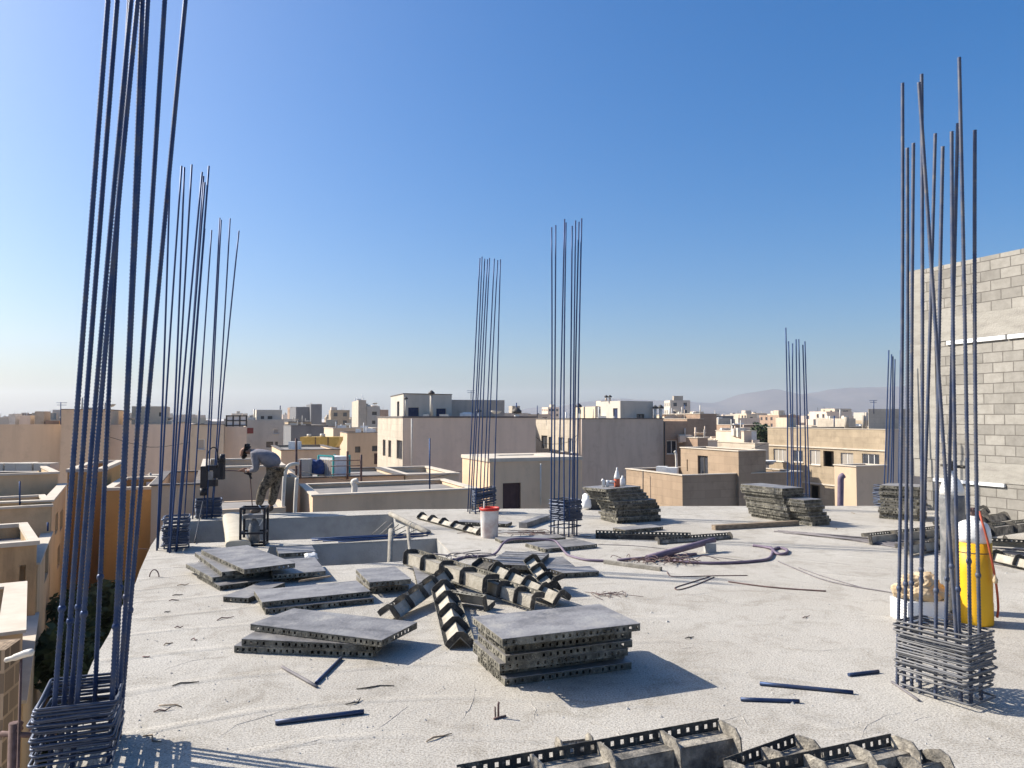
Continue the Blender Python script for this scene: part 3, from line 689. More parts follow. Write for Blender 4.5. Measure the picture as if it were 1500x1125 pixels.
rod('concrete_kerb', (*g2(572,755), .03), (*g2(628,783), .03), .05, 'pale rounded concrete strip along the right edge of the back pit', 'kerb', None, 'plaster', 8)
# draped cream sack
s = MB(); n = 16; w0, w1 = .5, .42
pa = [D(341,757,15.3), D(341,760,14.9), D(343,770,14.2), D(346,783,13.3), D(348,793,12.5), D(349,800,12.0)]
sp = spline(pa, 5); base = len(s.v); K = 12
for i, p in enumerate(sp):
    w = .2
    for j in range(K):
        a = 2*PI*j/K; ca, sa = math.cos(a), math.sin(a)
        s.v.append((p.x+w*math.copysign(abs(ca)**.6, ca), p.y, p.z+.09*math.copysign(abs(sa)**.7, sa)+.01*math.sin(i*2.3+j)))
for i in range(len(sp)-1):
    for j in range(K): s.idx((base+i*K+j, base+i*K+(j+1) % K, base+(i+1)*K+(j+1) % K, base+(i+1)*K+j), True)
s.idx([base+j for j in range(K)]); s.idx([base+(len(sp)-1)*K+j for j in range(K)])
tag(s.build('cream_sack', M['sack']), 'long cream sack draped across the pit beside the black cart', 'sack')
# black trolley with small cylinder
cp = G(372,798); root = empty('welding_trolley', cp, 'black tubular frame trolley holding a small grey pump before the worker', 'trolley', rz=.15)
s = MB(); W_, D_, H_ = .36, .3, .6; r = .016
for x in (-1, 1):
    for y in (-1, 1): s.box((x*W_/2, y*D_/2, H_/2), (.034,.034,H_))
for z in (.017, .2, H_-.017):
    for y in (-1, 1): s.box((0, y*D_/2, z), (W_-.034,.03,.03))
    for x in (-1, 1): s.box((x*W_/2, 0, z), (.03,D_-.034,.03))
s.build('frame', M['black'], root)
s = MB(); s.box((0,0,.45), (W_-.05,.2,.06)); s.build('shelf', M['sheet'], root)
s = MB(); s.lathe([(.07,.03),(.085,.05),(.085,.28),(.06,.36),(.03,.4),(.03,.43)], 14); s.build('pump_cylinder', M['grey_cyl'], root)
s = MB(); s.tube(spline([Vector((.08,-.02,.3)),Vector((.13,-.03,.4)),Vector((.11,-.02,.55)),Vector((.06,0,.62))], 6), .008, 6); s.build('hose', M['white'], root)
# white rag
s = MB(); bm = bmesh.new(); bmesh.ops.create_icosphere(bm, subdivisions=2, radius=.1)
for v in bm.verts: v.co = Vector((v.co.x*1.0, v.co.y*.8, v.co.z*.55))*random.uniform(.75,1.2)
me = bpy.data.meshes.new('white_rag'); bm.to_mesh(me); bm.free(); me.materials.append(M['white'])
o = link(bpy.data.objects.new('white_rag', me)); o.location = G(456,826)+Vector((0,0,.1)); tag(o, 'crumpled white rag at the right end of the spread pile', 'rag')
# ------------------------------------------------------------------ bucket, cylinders, box, bottles
p = G(717,787); root = empty('plastic_bucket', p, 'large dirty white bucket with a red rim and a stick in it', 'bucket')
k = p.y/11.9*.97
s = MB(); s.lathe([(.13*k,0),(.135*k,.01),(.146*k,.42*k),(.15*k,.43*k),(.14*k,.43*k),(.125*k,.05)], 24); s.build('pail', M['bucket'], root)
s = MB(); s.lathe([(.149*k,.425*k),(.159*k,.43*k),(.159*k,.47*k),(.145*k,.472*k),(.14*k,.43*k)], 24, cap=False); s.build('rim', M['red'], root)
s = MB(); s.tube([(-.1,.02,.1),(-.09,.02,.6)], .012, 6); s.build('stick', M['pvc'], root)
yc = G(1443,919); yc.y += .15; root = empty('gas_cylinder', (yc.x, yc.y, 0), 'tall gas cylinder in a bright yellow cover with a white shoulder', 'gas cylinder')
ry = .156
s = MB(); s.lathe([(ry*.96,0),(ry,.02),(ry*1.005,.2),(ry*.99,.22),(ry*1.0,.5),(ry*1.01,.79)], 28); s.build('cover', M['yellow'], root)
s = MB(); s.lathe([(ry*.985,.79),(ry*.985,.86),(ry*.93,.92),(ry*.8,.965),(ry*.55,.99),(.04,1.0),(.035,1.04)], 28); s.build('shoulder', M['white'], root)
s = MB(); s.lathe([(ry*1.012,.69),(ry*1.022,.695),(ry*1.012,.70)], 28, cap=False); s.build('seam', M['form_dark'], root)
s = MB(); s.lathe([(.02,1.04),(.024,1.1),(.014,1.12)], 10); s.box((.035,-.01,1.08), (.07,.025,.025)); s.tube([(-.05,0,1.11),(.05,0,1.11)], .012, 6); s.build('valve', M['rust'], root)
s = MB(); s.tube(spline([Vector((.05,-.03,1.08)),Vector((.0,-.14,1.02)),Vector((.03,-.185,.8)),Vector((.1,-.17,.45)),Vector((.15,-.12,.2)),Vector((.15,-.1,.08))], 8), .011, 7); s.build('gas_hose', M['hose_red'], root)
s = MB(); s.lathe([(.0,0),(.022,.01),(.025,.04),(.0,.09)], 8, (.085,-.19,.42)); s.build('hose_joint', M['cloth_tan'], root)
oc = G(1407,899); oc.y += .1; root = empty('oxygen_cylinder', (oc.x, oc.y, 0), 'tall scuffed grey gas cylinder standing behind the rebar bars', 'gas cylinder')
ro = .118
s = MB(); s.lathe([(ro*.96,0),(ro,.02),(ro,1.16),(ro*.97,1.2)], 26); s.build('body', M['grey_cyl'], root)
s = MB(); s.lathe([(ro*.975,1.2),(ro*.93,1.26),(ro*.75,1.33),(ro*.45,1.38),(.035,1.4),(.033,1.45)], 26); s.build('shoulder', M['white'], root)
s = MB(); s.lathe([(.02,1.45),(.024,1.52),(.014,1.55)], 10); s.box((.05,0,1.49), (.12,.03,.03)); s.lathe([(.0,0),(.045,.005),(.045,.03),(0,.035)], 12, (.12,0,1.47)); s.lathe([(.0,0),(.04,.005),(.04,.03),(0,.035)], 12, (-.08,-.02,1.49)); s.build('regulator', M['form_dark'], root)
fb = G(1330,913); root = empty('foam_box', fb, 'white foam box standing behind the right rebar column', 'box', rz=.12)
s = MB(); t = .03
s.box((.21,.14,.015), (.42,.28,.03)); s.box((.21,.015,.115), (.42,.03,.17)); s.box((.21,.265,.115), (.42,.03,.17)); s.box((.015,.14,.115), (.03,.22,.17)); s.box((.405,.14,.115), (.03,.22,.17))
s.build('tray', M['foam'], root)
def crumple(name, loc, sc, m, label, cat, seed, amp=.25, sub=4):
    from mathutils import noise as mn
    bm = bmesh.new(); bmesh.ops.create_icosphere(bm, subdivisions=sub, radius=1)
    for v in bm.verts:
        n = mn.noise(v.co*1.4+Vector((seed*3.1,0,0)))+.7*(.5-abs(mn.noise(v.co*Vector((3.2,3.2,2.0)).x+Vector((seed,7,0)))))-.35*abs(mn.noise(v.co*6.5+Vector((seed,1,5))))
        c = v.co*(1+amp*n); v.co = Vector((c.x*sc[0], c.y*sc[1], max(c.z, -.55)*sc[2]))
    me = bpy.data.meshes.new(name); bm.to_mesh(me); bm.free(); me.materials.append(m)
    for p in me.polygons: p.use_smooth = True
    o = link(bpy.data.objects.new(name, me)); o.location = loc; return tag(o, label, cat)
crumple('cloth_bag', (fb.x+.22, fb.y+.14, .29), (.22,.15,.15), M['cloth_tan'], 'crumpled tan cloth bag stuffed into the white foam box', 'bag', 4, .45, 5)
crumple('work_bag', (fb.x+.42, fb.y+.36, .09), (.1,.1,.16), M['black'], 'dark bag on the slab behind the white foam box', 'bag', 9, .4, 3)
zt = PH+10*.0605+.005
bp = D(907,714,14.7)
root = empty('plastic_bottle', (bp.x, 15.0, zt), 'clear bottle half full of red liquid on the tall panel stack', 'bottle')
s = MB(); s.lathe([(.055,0),(.06,.01),(.06,.15),(.055,.16)], 14); s.build('liquid', mat('red_liquid', [(.45,.10,.05), (.55,.15,.08)], .3), root)
s = MB(); s.lathe([(.062,.155),(.055,.2),(.03,.29),(.015,.33),(.015,.37)], 14); s.build('neck', M['white'], root)
bq = D(913,708,15.2)
s = MB(); s.lathe([(.05,0),(.055,.02),(.05,.12),(.02,.16),(.018,.19)], 12); o = s.build('plastic_bottle', M['white']); o.location = (bq.x, 15.3, zt); tag(o, 'small white bottle behind the red liquid one on the panel stack', 'bottle')
root = empty('valve_fitting', (D(888,712,14.9).x, 14.95, zt), 'white pipe fittings lying on the tall panel stack left of the bottle', 'fitting')
s = MB(); s.tube([(-.05,0,0),(-.05,0,.12),(-.08,0,.135)], .03, 8); s.tube([(.03,0,0),(.03,0,.13)], .028, 8); s.tube([(.05,0,.1),(.17,0,.1)], .022, 8); s.tube([(.05,0,.04),(.16,0,.04)], .02, 8); s.build('elbow', M['white'], root)
wb = G(856,742)
crumple('white_sack', (wb.x, 16.9, .14), (.11,.1,.2), M['foam'], 'small white sack at the slab edge left of the tall stack', 'sack', 2, .3, 3)
s = MB(); s.box((0,0,.12), (.6,.3,.24)); s.box((.1,.0,.36), (.1,.1,.24)); s.box((.1,0,.495), (.3,.16,.03)); o = s.build('work_stool', M['form_dark']); o.location = (wb.x+.35, 17.0, .003); tag(o, 'dark low bench beside the white sack at the slab edge', 'bench')
# ------------------------------------------------------------------ worker
def skin_obj(name, verts, edges, m, parent, sub=2, root=0):
    me = bpy.data.meshes.new(name); me.from_pydata([v[0] for v in verts], edges, []); me.materials.append(m)
    o = link(bpy.data.objects.new(name, me), parent)
    md = o.modifiers.new('Skin', 'SKIN'); md.use_smooth_shade = True
    lay = me.skin_vertices[0].data
    for i, v in enumerate(verts):
        r = v[1]; r = r if isinstance(r, tuple) else (r, r); lay[i].radius = r; lay[i].use_root = (i == root)
    sd = o.modifiers.new('Sub', 'SUBSURF'); sd.levels = sub; sd.render_levels = sub
    return o
def worker():
    Y0 = 16.25; org = Vector((D(386,752,Y0).x, Y0, 0))
    root = empty('person', org, 'worker in grey shirt and camouflage trousers bending over a torch at the slab edge', 'person')
    def J(px, py, dy=0.): return D(px, py, Y0+dy)-org
    pelvis = J(405,684); spine = J(397,672); chest = J(384,663.5); neck = J(370.5,663); head0 = J(365,661); head = J(357.5,659.5)
    shl, shr = J(373,667,-.17), J(374,663,.17)
    ell, elr = J(375.5,688,-.2), J(377,684,.18); wrl, wrr = J(361,690,-.1), J(364,688,.08)
    hpl, hpr = J(403,690,-.09), J(406,688,.09); knl, knr = J(384.5,716,-.1), J(402,719,.12)
    anl, anr = J(378,745,-.1), J(396,750,.12)
    anl.z = .1; anr.z = .1
    tl, tr = anl+Vector((-.15,-.03,-.06)), anr+Vector((-.15,0,-.06))
    # one continuous body
    V = [(pelvis,.12),(spine,.125),(chest,.13),(neck,.06),(head0,.062),
         (shl,.06),(ell,.042),(wrl,.03),(shr,.06),(elr,.042),(wrr,.03),
         (hpl,.088),(knl,.055),(anl,.04),(tl,.035),(hpr,.088),(knr,.055),(anr,.04),(tr,.035)]
    E = [(0,1),(1,2),(2,3),(3,4),(2,5),(5,6),(6,7),(2,8),(8,9),(9,10),(0,11),(11,12),(12,13),(13,14),(0,15),(15,16),(16,17),(17,18)]
    # head chain: back of skull, face, jaw
    hc = J(358,658.5); n = len(V); V += [(hc, (.098,.085)), (J(354.5,664), .062), (J(353.5,669), .034)]; E += [(4,n),(n,n+1),(n+1,n+2)]
    n = len(V); V += [(J(351,663),.014)]; E += [(n-2,n)]          # nose
    # hands with five fingers each
    for w, iw in ((wrl,7),(wrr,10)):
        palm = w+Vector((-.085,0,.01)); n = len(V); V.append((palm,(.04,.02))); E.append((iw,n))
        for f in range(4):
            b = palm+Vector((-.03,.028-.019*f,.012)); m_ = b+Vector((-.035-.005*(f in (1,2)),0,-.008)); e = m_+Vector((-.012,0,-.028))
            k = len(V); V += [(b,.011),(m_,.0095),(e,.008)]; E += [(n,k),(k,k+1),(k+1,k+2)]
        k = len(V); V += [(palm+Vector((.005,-.035,.02)),.012),(palm+Vector((-.03,-.045,.0)),.010)]; E += [(n,k),(k,k+1)]
    skin_obj('body', V, E, M['skin'], root)
    SV = [(pelvis+Vector((.01,0,-.03)),(.205,.18)),(spine,.20),(chest,.195),(neck.lerp(chest,.25),.10),(shl,.10),(ell,.068),(wrl.lerp(ell,.35),.058),(shr,.10),(elr,.068),(wrr.lerp(elr,.35),.055)]
    skin_obj('shirt', SV, [(0,1),(1,2),(2,3),(2,4),(4,5),(5,6),(2,7),(7,8),(8,9)], M['shirt'], root)
    TV = [(pelvis.lerp(spine,.2),(.175,.16)),(hpl,.148),(hpl.lerp(knl,.5),.125),(knl,.105),(knl.lerp(anl,.5),.098),(anl.lerp(knl,.12),.08),(hpr,.148),(hpr.lerp(knr,.5),.125),(knr,.105),(knr.lerp(anr,.5),.098),(anr.lerp(knr,.12),.08)]
    skin_obj('trousers', TV, [(0,1),(1,2),(2,3),(3,4),(4,5),(0,6),(6,7),(7,8),(8,9),(9,10)], M['camo'], root)
    for a, t in ((anl,tl),(anr,tr)):
        skin_obj('boot', [(a+Vector((.02,0,.06)),.06),(a+Vector((.03,0,-.04)),.058),(a.lerp(t,.5)+Vector((0,0,-.01)),.054),(t,.045)], [(0,1),(1,2),(2,3)], M['boot'], root)
    skin_obj('hair', [(J(355.2,656.6),(.112,.108)),(J(360.2,657.4),(.122,.108)),(J(363.4,661.6),.085)], [(0,1),(0,2)], M['hair'], root)
    skin_obj('beard', [(J(353.6,669.4),.052),(J(357.5,669.0),.06),(J(361.5,665.5),.04)], [(0,1),(1,2)], M['hair'], root)
    for (dy, px, py) in ((-.088,361,661.5),(.088,361,661.5)):
        s = MB(); c = J(px,py,dy); s.lathe([(.0,-.03),(.016,-.02),(.02,.0),(.016,.02),(0,.03)], 8, c); s.build('ear', M['skin'], root)
    for w in (wrl, wrr):
        palm = w+Vector((-.085,0,.01))
        skin_obj('glove_cuff', [(w+Vector((.03,0,0)),.044),(w+Vector((-.03,0,.003)),.042)], [(0,1)], M['glove'], root)
    # torch held by the worker
    t0 = (wrl+wrr)/2+org+Vector((-.12,0,-.02)); tp = D(313,691,15.55)
    tr_ = empty('gas_torch', t0, 'thin gas torch held by the worker pointing at the clamp', 'torch')
    s = MB(); s.tube(spline([Vector((.12,0,-.03)),Vector((0,0,0)),(tp-t0)*.5+Vector((0,0,.02)),tp-t0+Vector((.12,0,.02))], 6), .011, 7); s.build('lance', M['rust'], tr_)
    s = MB(); s.tube([(.2,0,-.07),(.06,0,-.02)], .03, 8); s.tube([(.16,0,-.05),(.2,0,-.16)], .025, 8); s.build('grip', M['black'], tr_)
    s = MB(); s.tube(spline([Vector((.18,0,-.1)),Vector((.22,-.05,-.4)),Vector((.27,-.1,-.75)),Vector((.3,-.12,-.98))], 8), .012, 6); s.build('hose', M['rust'], tr_)
    # clamp
    cb = D(312,700,15.35); cr_ = empty('welding_clamp', cb, 'black hydraulic clamp gripping a bar of the rebar column by the worker', 'clamp')
    s = MB()
    s.box((-.16,0,.02), (.13,.14,.42)); s.box((.10,0,.1), (.16,.14,.2)); s.box((.17,0,.18), (.1,.12,.42)); s.box((-.02,0,-.1), (.2,.12,.13)); s.box((-.02,0,.2), (.2,.12,.1))
    s.tube([(-.16,-.06,-.34),(-.16,-.06,-.2)], .07, 10); s.tube([(.19,-.05,.3),(.2,-.05,.47)], .05, 10); s.build('jaw', M['black'], cr_)
    s = MB(); s.tube(spline([Vector((-.12,0,.2)),Vector((-.11,0,.48)),Vector((-.02,0,.6)),Vector((.07,0,.55)),Vector((.1,0,.3))], 8), .012, 6); s.build('hose', M['black'], cr_)
    s = MB(); s.box((-.02,-.05,.05), (.1,.05,.16)); s.build('plate', M['sheet'], cr_)
    rod('hose', G(285,797)+Vector((0,0,.02)), D(297,735,15.2), .010, 'thin black hose hanging down the grey pit wall', 'hose', None, 'black', 6)
worker()
# ------------------------------------------------------------------ buildings
def xy(px, Y): v = D(px, 650, Y); return Vector((v.x, v.y))
def hitplane(px, py, p, q):
    r = ray(px, py); o = Vector((0,0,EYE)); d = q-p; n = Vector((d.y, -d.x, 0))
    t = (Vector((p.x,p.y,0))-o).dot(n)/r.dot(n); h = o+r*t
    return (Vector((h.x,h.y))-p).dot(d)/d.length, h.z
def inset(poly, d):
    n = len(poly); out = []
    for i in range(n):
        a, b, c = poly[i-1], poly[i], poly[(i+1) % n]
        d1 = (b-a).normalized(); d2 = (c-b).normalized(); n1 = Vector((-d1.y,d1.x)); n2 = Vector((-d2.y,d2.x))
        k = 1+n1.dot(n2); out.append(b+(n1+n2)*(d/max(.2, k)))
    return out
def wallface(mb, p, q, z0, z1, holes=(), rec=.18):
    d = (q-p); L = d.length; d = d/L; nv = Vector((d.y, -d.x))
    P = lambda u, z, k=0.: (p.x+d.x*u-nv.x*k, p.y+d.y*u-nv.y*k, z)
    us = sorted({0., L} | {min(L-.02, max(.02, u)) for h in holes for u in h[:2]}); zs = sorted({z0, z1} | {min(z1-.02, max(z0+.02, z)) for h in holes for z in h[2:4]})
    for i in range(len(us)-1):
        for j in range(len(zs)-1):
            uc = (us[i]+us[i+1])/2; zc = (zs[j]+zs[j+1])/2
            if any(h[0] < uc < h[1] and h[2] < zc < h[3] for h in holes): continue
            u0, u1, a, b = us[i], us[i+1], zs[j], zs[j+1]
            mb.face([P(u0,a),P(u1,a),P(u1,b),P(u0,b)], [(u0,a),(u1,a),(u1,b),(u0,b)])
    for h in holes:
        u0, u1, a, b = h[:4]
        for f in ([P(u0,a),P(u0,a,rec),P(u0,b,rec),P(u0,b)],[P(u1,a,rec),P(u1,a),P(u1,b),P(u1,b,rec)],[P(u0,a),P(u1,a),P(u1,a,rec),P(u0,a,rec)],[P(u0,b,rec),P(u1,b,rec),P(u1,b),P(u0,b)]):
            mb.face(f, [(u0,a),(u1,a),(u1,b),(u0,b)])
    return P
def window(P, h, kind, root, rec=.18):
    u0, u1, a, b = h[:4]; w = u1-u0; hh = b-a
    def bx(s, ua, ub, za, zb, k0, k1):
        o = Vector(P(ua, za, k1)); s.obox(o, Vector(P(ub, za, k1))-o, Vector(P(ua, za, k0))-o, (0,0,zb-za))
    if kind == 'open':
        s = MB(); bx(s, u0, u1, a, b, .9, .95); s.build('loggia', M['loggia'], root); return
    if kind in ('door', 'bluedoor'):
        s = MB(); bx(s, u0+.003, u1-.003, a+.003, b-.003, rec*.55, rec*.8)
        n = max(2, int(w/.22))
        for i in range(n): bx(s, u0+w*(i+.35)/n, u0+w*(i+.65)/n, a+hh*.15, b-hh*.1, rec*.45, rec*.55-.002)
        s.build('door', M['door_dark' if kind == 'door' else 'door_blue'], root); return
    fw = min(.07, w*.12)
    s = MB(); k0, k1 = rec*.5, rec*.5+.06
    bx(s, u0, u0+fw, a, b, k0, k1); bx(s, u1-fw, u1, a, b, k0, k1); bx(s, u0+fw, u1-fw, a, a+fw, k0, k1); bx(s, u0+fw, u1-fw, b-fw, b, k0, k1)
    nm = 2 if w > 1.7 else (1 if w > .9 else 0)
    for i in range(nm):
        uc = u0+w*(i+1)/(nm+1); bx(s, uc-fw*.45, uc+fw*.45, a+fw, b-fw, k0, k1)
    fr = s.build('window', M['frame_dark' if kind == 'dark' else 'frame_white'], root)
    if kind != 'dark': s = MB(); bx(s, u0-.05, u1+.05, a-.06, a-.003, -.07, k0-.004); s.build('sill', M['coping'], fr)
    s = MB(); bx(s, u0+fw*.5, u1-fw*.5, a+fw*.5, b-fw*.5, k0+.025, k0+.04)
    s.build('pane', M['curtain' if kind == 'curtain' else 'glass'], fr)
def block_parts(root, foot, z0, zt, m, wins=(), parapet=.45, cap='coping', capd=.06, names=('wall','roof','coping'), capw=.22):
    """walls with holes, sunken roof, coping; foot CCW list of 2D points in world, root at its own location"""
    org = Vector(root.location); f2 = [Vector((p.x-org.x, p.y-org.y)) for p in foot]; z0 -= org.z; zt -= org.z
    mb = MB(); n = len(f2); jobs = []
    for i in range(n):
        p, q = f2[i], f2[(i+1) % n]; hs = []
        for (e, rc, kind) in wins:
            if e != i: continue
            P3, Q3 = foot[i], foot[(i+1) % n]
            xc, yc = (rc[0]+rc[2])/2, (rc[1]+rc[3])/2
            u0, _ = hitplane(rc[0], yc, P3, Q3); u1, _ = hitplane(rc[2], yc, P3, Q3); _, za = hitplane(xc, rc[3], P3, Q3); _, zb = hitplane(xc, rc[1], P3, Q3)
            L = (q-p).length
            u0, u1 = max(.05, min(u0,u1)), min(L-.05, max(u0,u1)); za, zb = max(za-org.z, z0+.05), min(zb-org.z, zt-.1)
            if u1-u0 < .1 or zb-za < .1: continue
            hs.append((u0, u1, za, zb, kind))
        P = wallface(mb, p, q, z0, zt, hs); jobs += [(P, h) for h in hs]
    ins = inset(f2, capw*.8)
    zr = zt-parapet
    for i in range(n):
        a, b = ins[i], ins[(i+1) % n]
        mb.face([(b.x,b.y,zr),(a.x,a.y,zr),(a.x,a.y,zt),(b.x,b.y,zt)])
        if not cap:
            p, q = f2[i], f2[(i+1) % n]; mb.face([(p.x,p.y,zt),(q.x,q.y,zt),(b.x,b.y,zt),(a.x,a.y,zt)])
    mb.build(names[0], m, root)
    for P, h in jobs: window(P, h, h[4], root)
    s = MB(); s.face([(p.x,p.y,zr) for p in ins]); s.build(names[1], M['roofing'], root)
    if cap:
        s = MB(); o_ = inset(f2, -.05); i_ = inset(f2, capw)
        for i in range(n):
            j = (i+1) % n; a, b, c, d = o_[i], o_[j], i_[j], i_[i]
            lo = [(v.x,v.y,zt+.002) for v in (a,b,c,d)]; hi = [(v.x,v.y,zt+capd) for v in (a,b,c,d)]
            s.face(lo[::-1]); s.face(hi)
            for k in (0, 2): s.face([lo[k], lo[(k+1) % 4], hi[(k+1) % 4], hi[k]])
        s.build(names[2], M[cap], root)
def foot4(L, Cc, R, depth=9.):
    c = xy(*Cc); r = xy(*R)
    if L is None:
        k = (R[0]-CX)/F*math.cos(TH); Yr = (c.y-.387*c.x)/(1-.387*k); r = Vector((xy(R[0], Yr).x, Yr))
    if L is None:
        d = (r-c).normalized(); l = c+Vector((-d.y, d.x))*depth
    else: l = xy(*L)
    return [l, c, r, r+(l-c)]
def ztop(px, py, Y): return D(px, py, Y).z
def bld(label, L, Cc, R, ytop, m, wins=(), z0=-14, cat='building', group='buildings of the surrounding neighbourhood', name='building', depth=9., zt=None, k_cl=6, **k):
    f = foot4(L, Cc, R, depth); z = ztop(Cc[0], ytop, Cc[1]) if zt is None else zt
    root = empty(name, (f[1].x, f[1].y, z0), label, cat, group)
    block_parts(root, f, z0, z, M[m] if isinstance(m, str) else m, wins, **k)
    n_ = k_cl
    if n_:
        rr = random.Random(len(label)*7+int(Cc[0])); a_, b_ = f[2]-f[1], f[0]-f[1]; mf_ = M[rr.choice(['white','palegrey','pvc','taupe'])]
        for _ in range(n_):
            s = MB()
            q = a_*rr.uniform(.08,.92)+b_*rr.uniform(.15,.9); hh = rr.random()
            zb = z-z0-k.get('parapet',.45)
            if hh < .45: s.tube([(q.x,q.y,zb),(q.x,q.y,zb+k.get('parapet',.45)+rr.uniform(.2,1.2))], rr.uniform(.04,.09), 6)
            elif hh < .85: s.box((q.x,q.y,zb+.25), (rr.uniform(.4,1.1),rr.uniform(.4,.8),.5+k.get('parapet',.45)*rr.random()))
            else: s.lathe([(.0,.3),(.25,.34),(.42,.5),(.44,.55)], 10, (q.x,q.y,zb+k.get('parapet',.45)))
            s.build('roof_pipe' if hh < .45 else ('roof_box' if hh < .85 else 'dish'), mf_, root)
    return root, f, z
def hut(root, L, Cc, R, ytop, z0, m, wins=(), depth=4., **k):
    f = foot4(L, Cc, R, depth)
    block_parts(root, f, z0, ztop(Cc[0], ytop, Cc[1]), M[m], wins, names=('penthouse','penthouse_roof','penthouse_coping'), **k)
# --- A: pale block centre left
r, f, z = bld('pale building with three slit windows on its lit side and a blank grey wall', (553,66.2),(590,56),(785,59.8), 612, 'cream',
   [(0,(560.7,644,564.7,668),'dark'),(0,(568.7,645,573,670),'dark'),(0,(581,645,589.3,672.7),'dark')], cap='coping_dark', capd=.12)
f2 = None
s = MB(); p, q = f[1]-Vector(r.location.xy), f[2]-Vector(r.location.xy); d = (q-p).normalized(); nv = Vector((d.y,-d.x))
s.obox((p.x+d.x*.03+nv.x*.004, p.y+d.y*.03+nv.y*.004, 0), ((q-p).x-d.x*.06, (q-p).y-d.y*.06, 0), (-nv.x*.003, -nv.y*.003, 0), (0,0,z+14-.01))
s.build('plaster_side', M['taupe'], r)
hut(r, (572,68.),(590.7,60),(661.5,62.5), 577, z-.4, 'palegrey', [(0,(581.5,588,585,610),'dark'),(1,(598,597,613.5,611),'bluedoor'),(1,(639,598.5,653.5,611),'bluedoor')], cap='coping_dark', capd=.06)
hut(r, None,(661,67),(739,69), 585.5, z-.4, 'greycem', cap=None, parapet=.2, depth=3)
# --- B
r, f, z = bld('building with a lit facade of four windows and a bare grey cement side wall', (783,68.2),(847.5,60),(972,64), 614, 'cream',
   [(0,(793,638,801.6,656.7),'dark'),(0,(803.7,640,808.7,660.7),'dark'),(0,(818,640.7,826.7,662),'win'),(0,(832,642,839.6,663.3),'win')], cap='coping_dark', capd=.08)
s = MB(); p, q = f[1]-Vector(r.location.xy), f[2]-Vector(r.location.xy); d = (q-p).normalized(); nv = Vector((d.y,-d.x))
s.obox((p.x+d.x*.03+nv.x*.004, p.y+d.y*.03+nv.y*.004, 0), ((q-p).x-d.x*.06, (q-p).y-d.y*.06, 0), (-nv.x*.003, -nv.y*.003, 0), (0,0,z+14-.01))
s.build('cement_side', M['greycem'], r)
hut(r, (880,67.5),(909,64),(957,66.5), 587, z-.4, 'palegrey', [(0,(898,598,904.7,613),'bluedoor'),(1,(932.5,606.5,944,613.5),'dark')], cap=None, parapet=.25)
bld('brown stone building with a white framed window beside the bare cement wall', None,(972.8,64.2),(1007,65.6), 617, 'brown', [(1,(976.7,645,992,665),'win')], cap=None, parapet=.4)
# --- E: terraced tan house
fE = foot4((917,43.),(999,38.),(1174,40.7))
zE = ztop(999, 697, 38.)
r, f, z = bld('tan stone house with a walled roof terrace and a stepped upper floor', (917,43.),(999,38.),(1174,40.7), 697, 'tan', [(1,(1084,702,1091,735),'dark'),(1,(1096,706,1104,735),'curtain')], cap='coping', capd=.05, parapet=.9)
hut(r, (997,43.9),(1081.5,39.0),(1121.5,40.0), 661.5, -6, 'tan', [(0,(1022,667.5,1037,697),'dark'),(0,(1006,673,1007.5,690),'dark')], cap='coping', capd=.05, parapet=.15)
# --- D
r, f, z = bld('beige stone building with a row of six windows under a long ledge', None,(1124.6,72.8),(1297.4,60.), 625.5, 'cream2', [], cap=None, parapet=.5) if 0 else (None,None,None)
p0 = xy(1124.6,72.8); p1 = xy(1297.4,60.); d_ = (p1-p0).normalized(); pd = Vector((-d_.y, d_.x))
fD = [p0, p1, p1+pd*12, p0+pd*12]
zD = ztop(1297.4, 629.5, 60.)
root = empty('building', (p0.x, p0.y, -14), 'beige stone building with a row of six windows under a long ledge', 'building', 'buildings of the surrounding neighbourhood')
block_parts(root, fD, -14, zD, M['cream2'], [(0,(1133,657.7,1152,676.2),'curtain'),(0,(1161,659.7,1176,677),'win'),(0,(1186,659,1201.6,681),'curtain'),(0,(1206,660.5,1221.5,683.5),'open'),(0,(1231.5,663.5,1250,683),'curtain'),(0,(1263,665,1288,683.5),'win'),(0,(1186.7,711,1201,733),'open')], cap='coping', capd=.05)
s = MB(); nv = Vector((d_.y,-d_.x)); L_ = (p1-p0).length
for zz in (-0.62, -3.75): s.obox((nv.x*.003, nv.y*.003, 14+zz), (d_.x*L_, d_.y*L_, 0), (nv.x*.09, nv.y*.09, 0), (0,0,.12))
s.build('ledge', M['coping'], root)
s = MB(); nv2 = d_
s.obox(((p1-p0).x+d_.x*.003+pd.x*.05, (p1-p0).y+d_.y*.003+pd.y*.05, 0), pd.to_3d()*11.9, d_.to_3d()*.003, (0,0,14+zD-.02)); s.build('cement_side', M['greycem'], root)
hut(root, (1272.6,70),(1273,66),(1345,66), 599, zD-.5, 'cream', cap=None, parapet=.2)
# --- F porch block before it
r, f, z = bld('small cream rooftop block with a pipe before the windowed beige building', None,(1253.4,40.),(1299,41.6), 684, 'tanwall', [(1,(1285.6,713,1294.5,742),'open')], depth=1.5, cap='coping', capd=.06, parapet=.2, k_cl=0)
# --- C hut
r, f, z = bld('low beige rooftop hut with a dark metal door and a pale overhanging roof', (677.3,36.7),(717.5,33.),(852,34.7), 677, 'hutwall', [(1,(736.5,707.5,763,757),'door')], cap='coping', capd=.16, parapet=.06, capw=1.2, cat='hut', name='rooftop_hut', k_cl=0)
s = MB(); fl_ = [v-Vector(r.location.xy) for v in f]; s.face([(v.x,v.y,z+14+.12) for v in inset(fl_, .9)]); s.build('roof_fill', M['coping'], r)
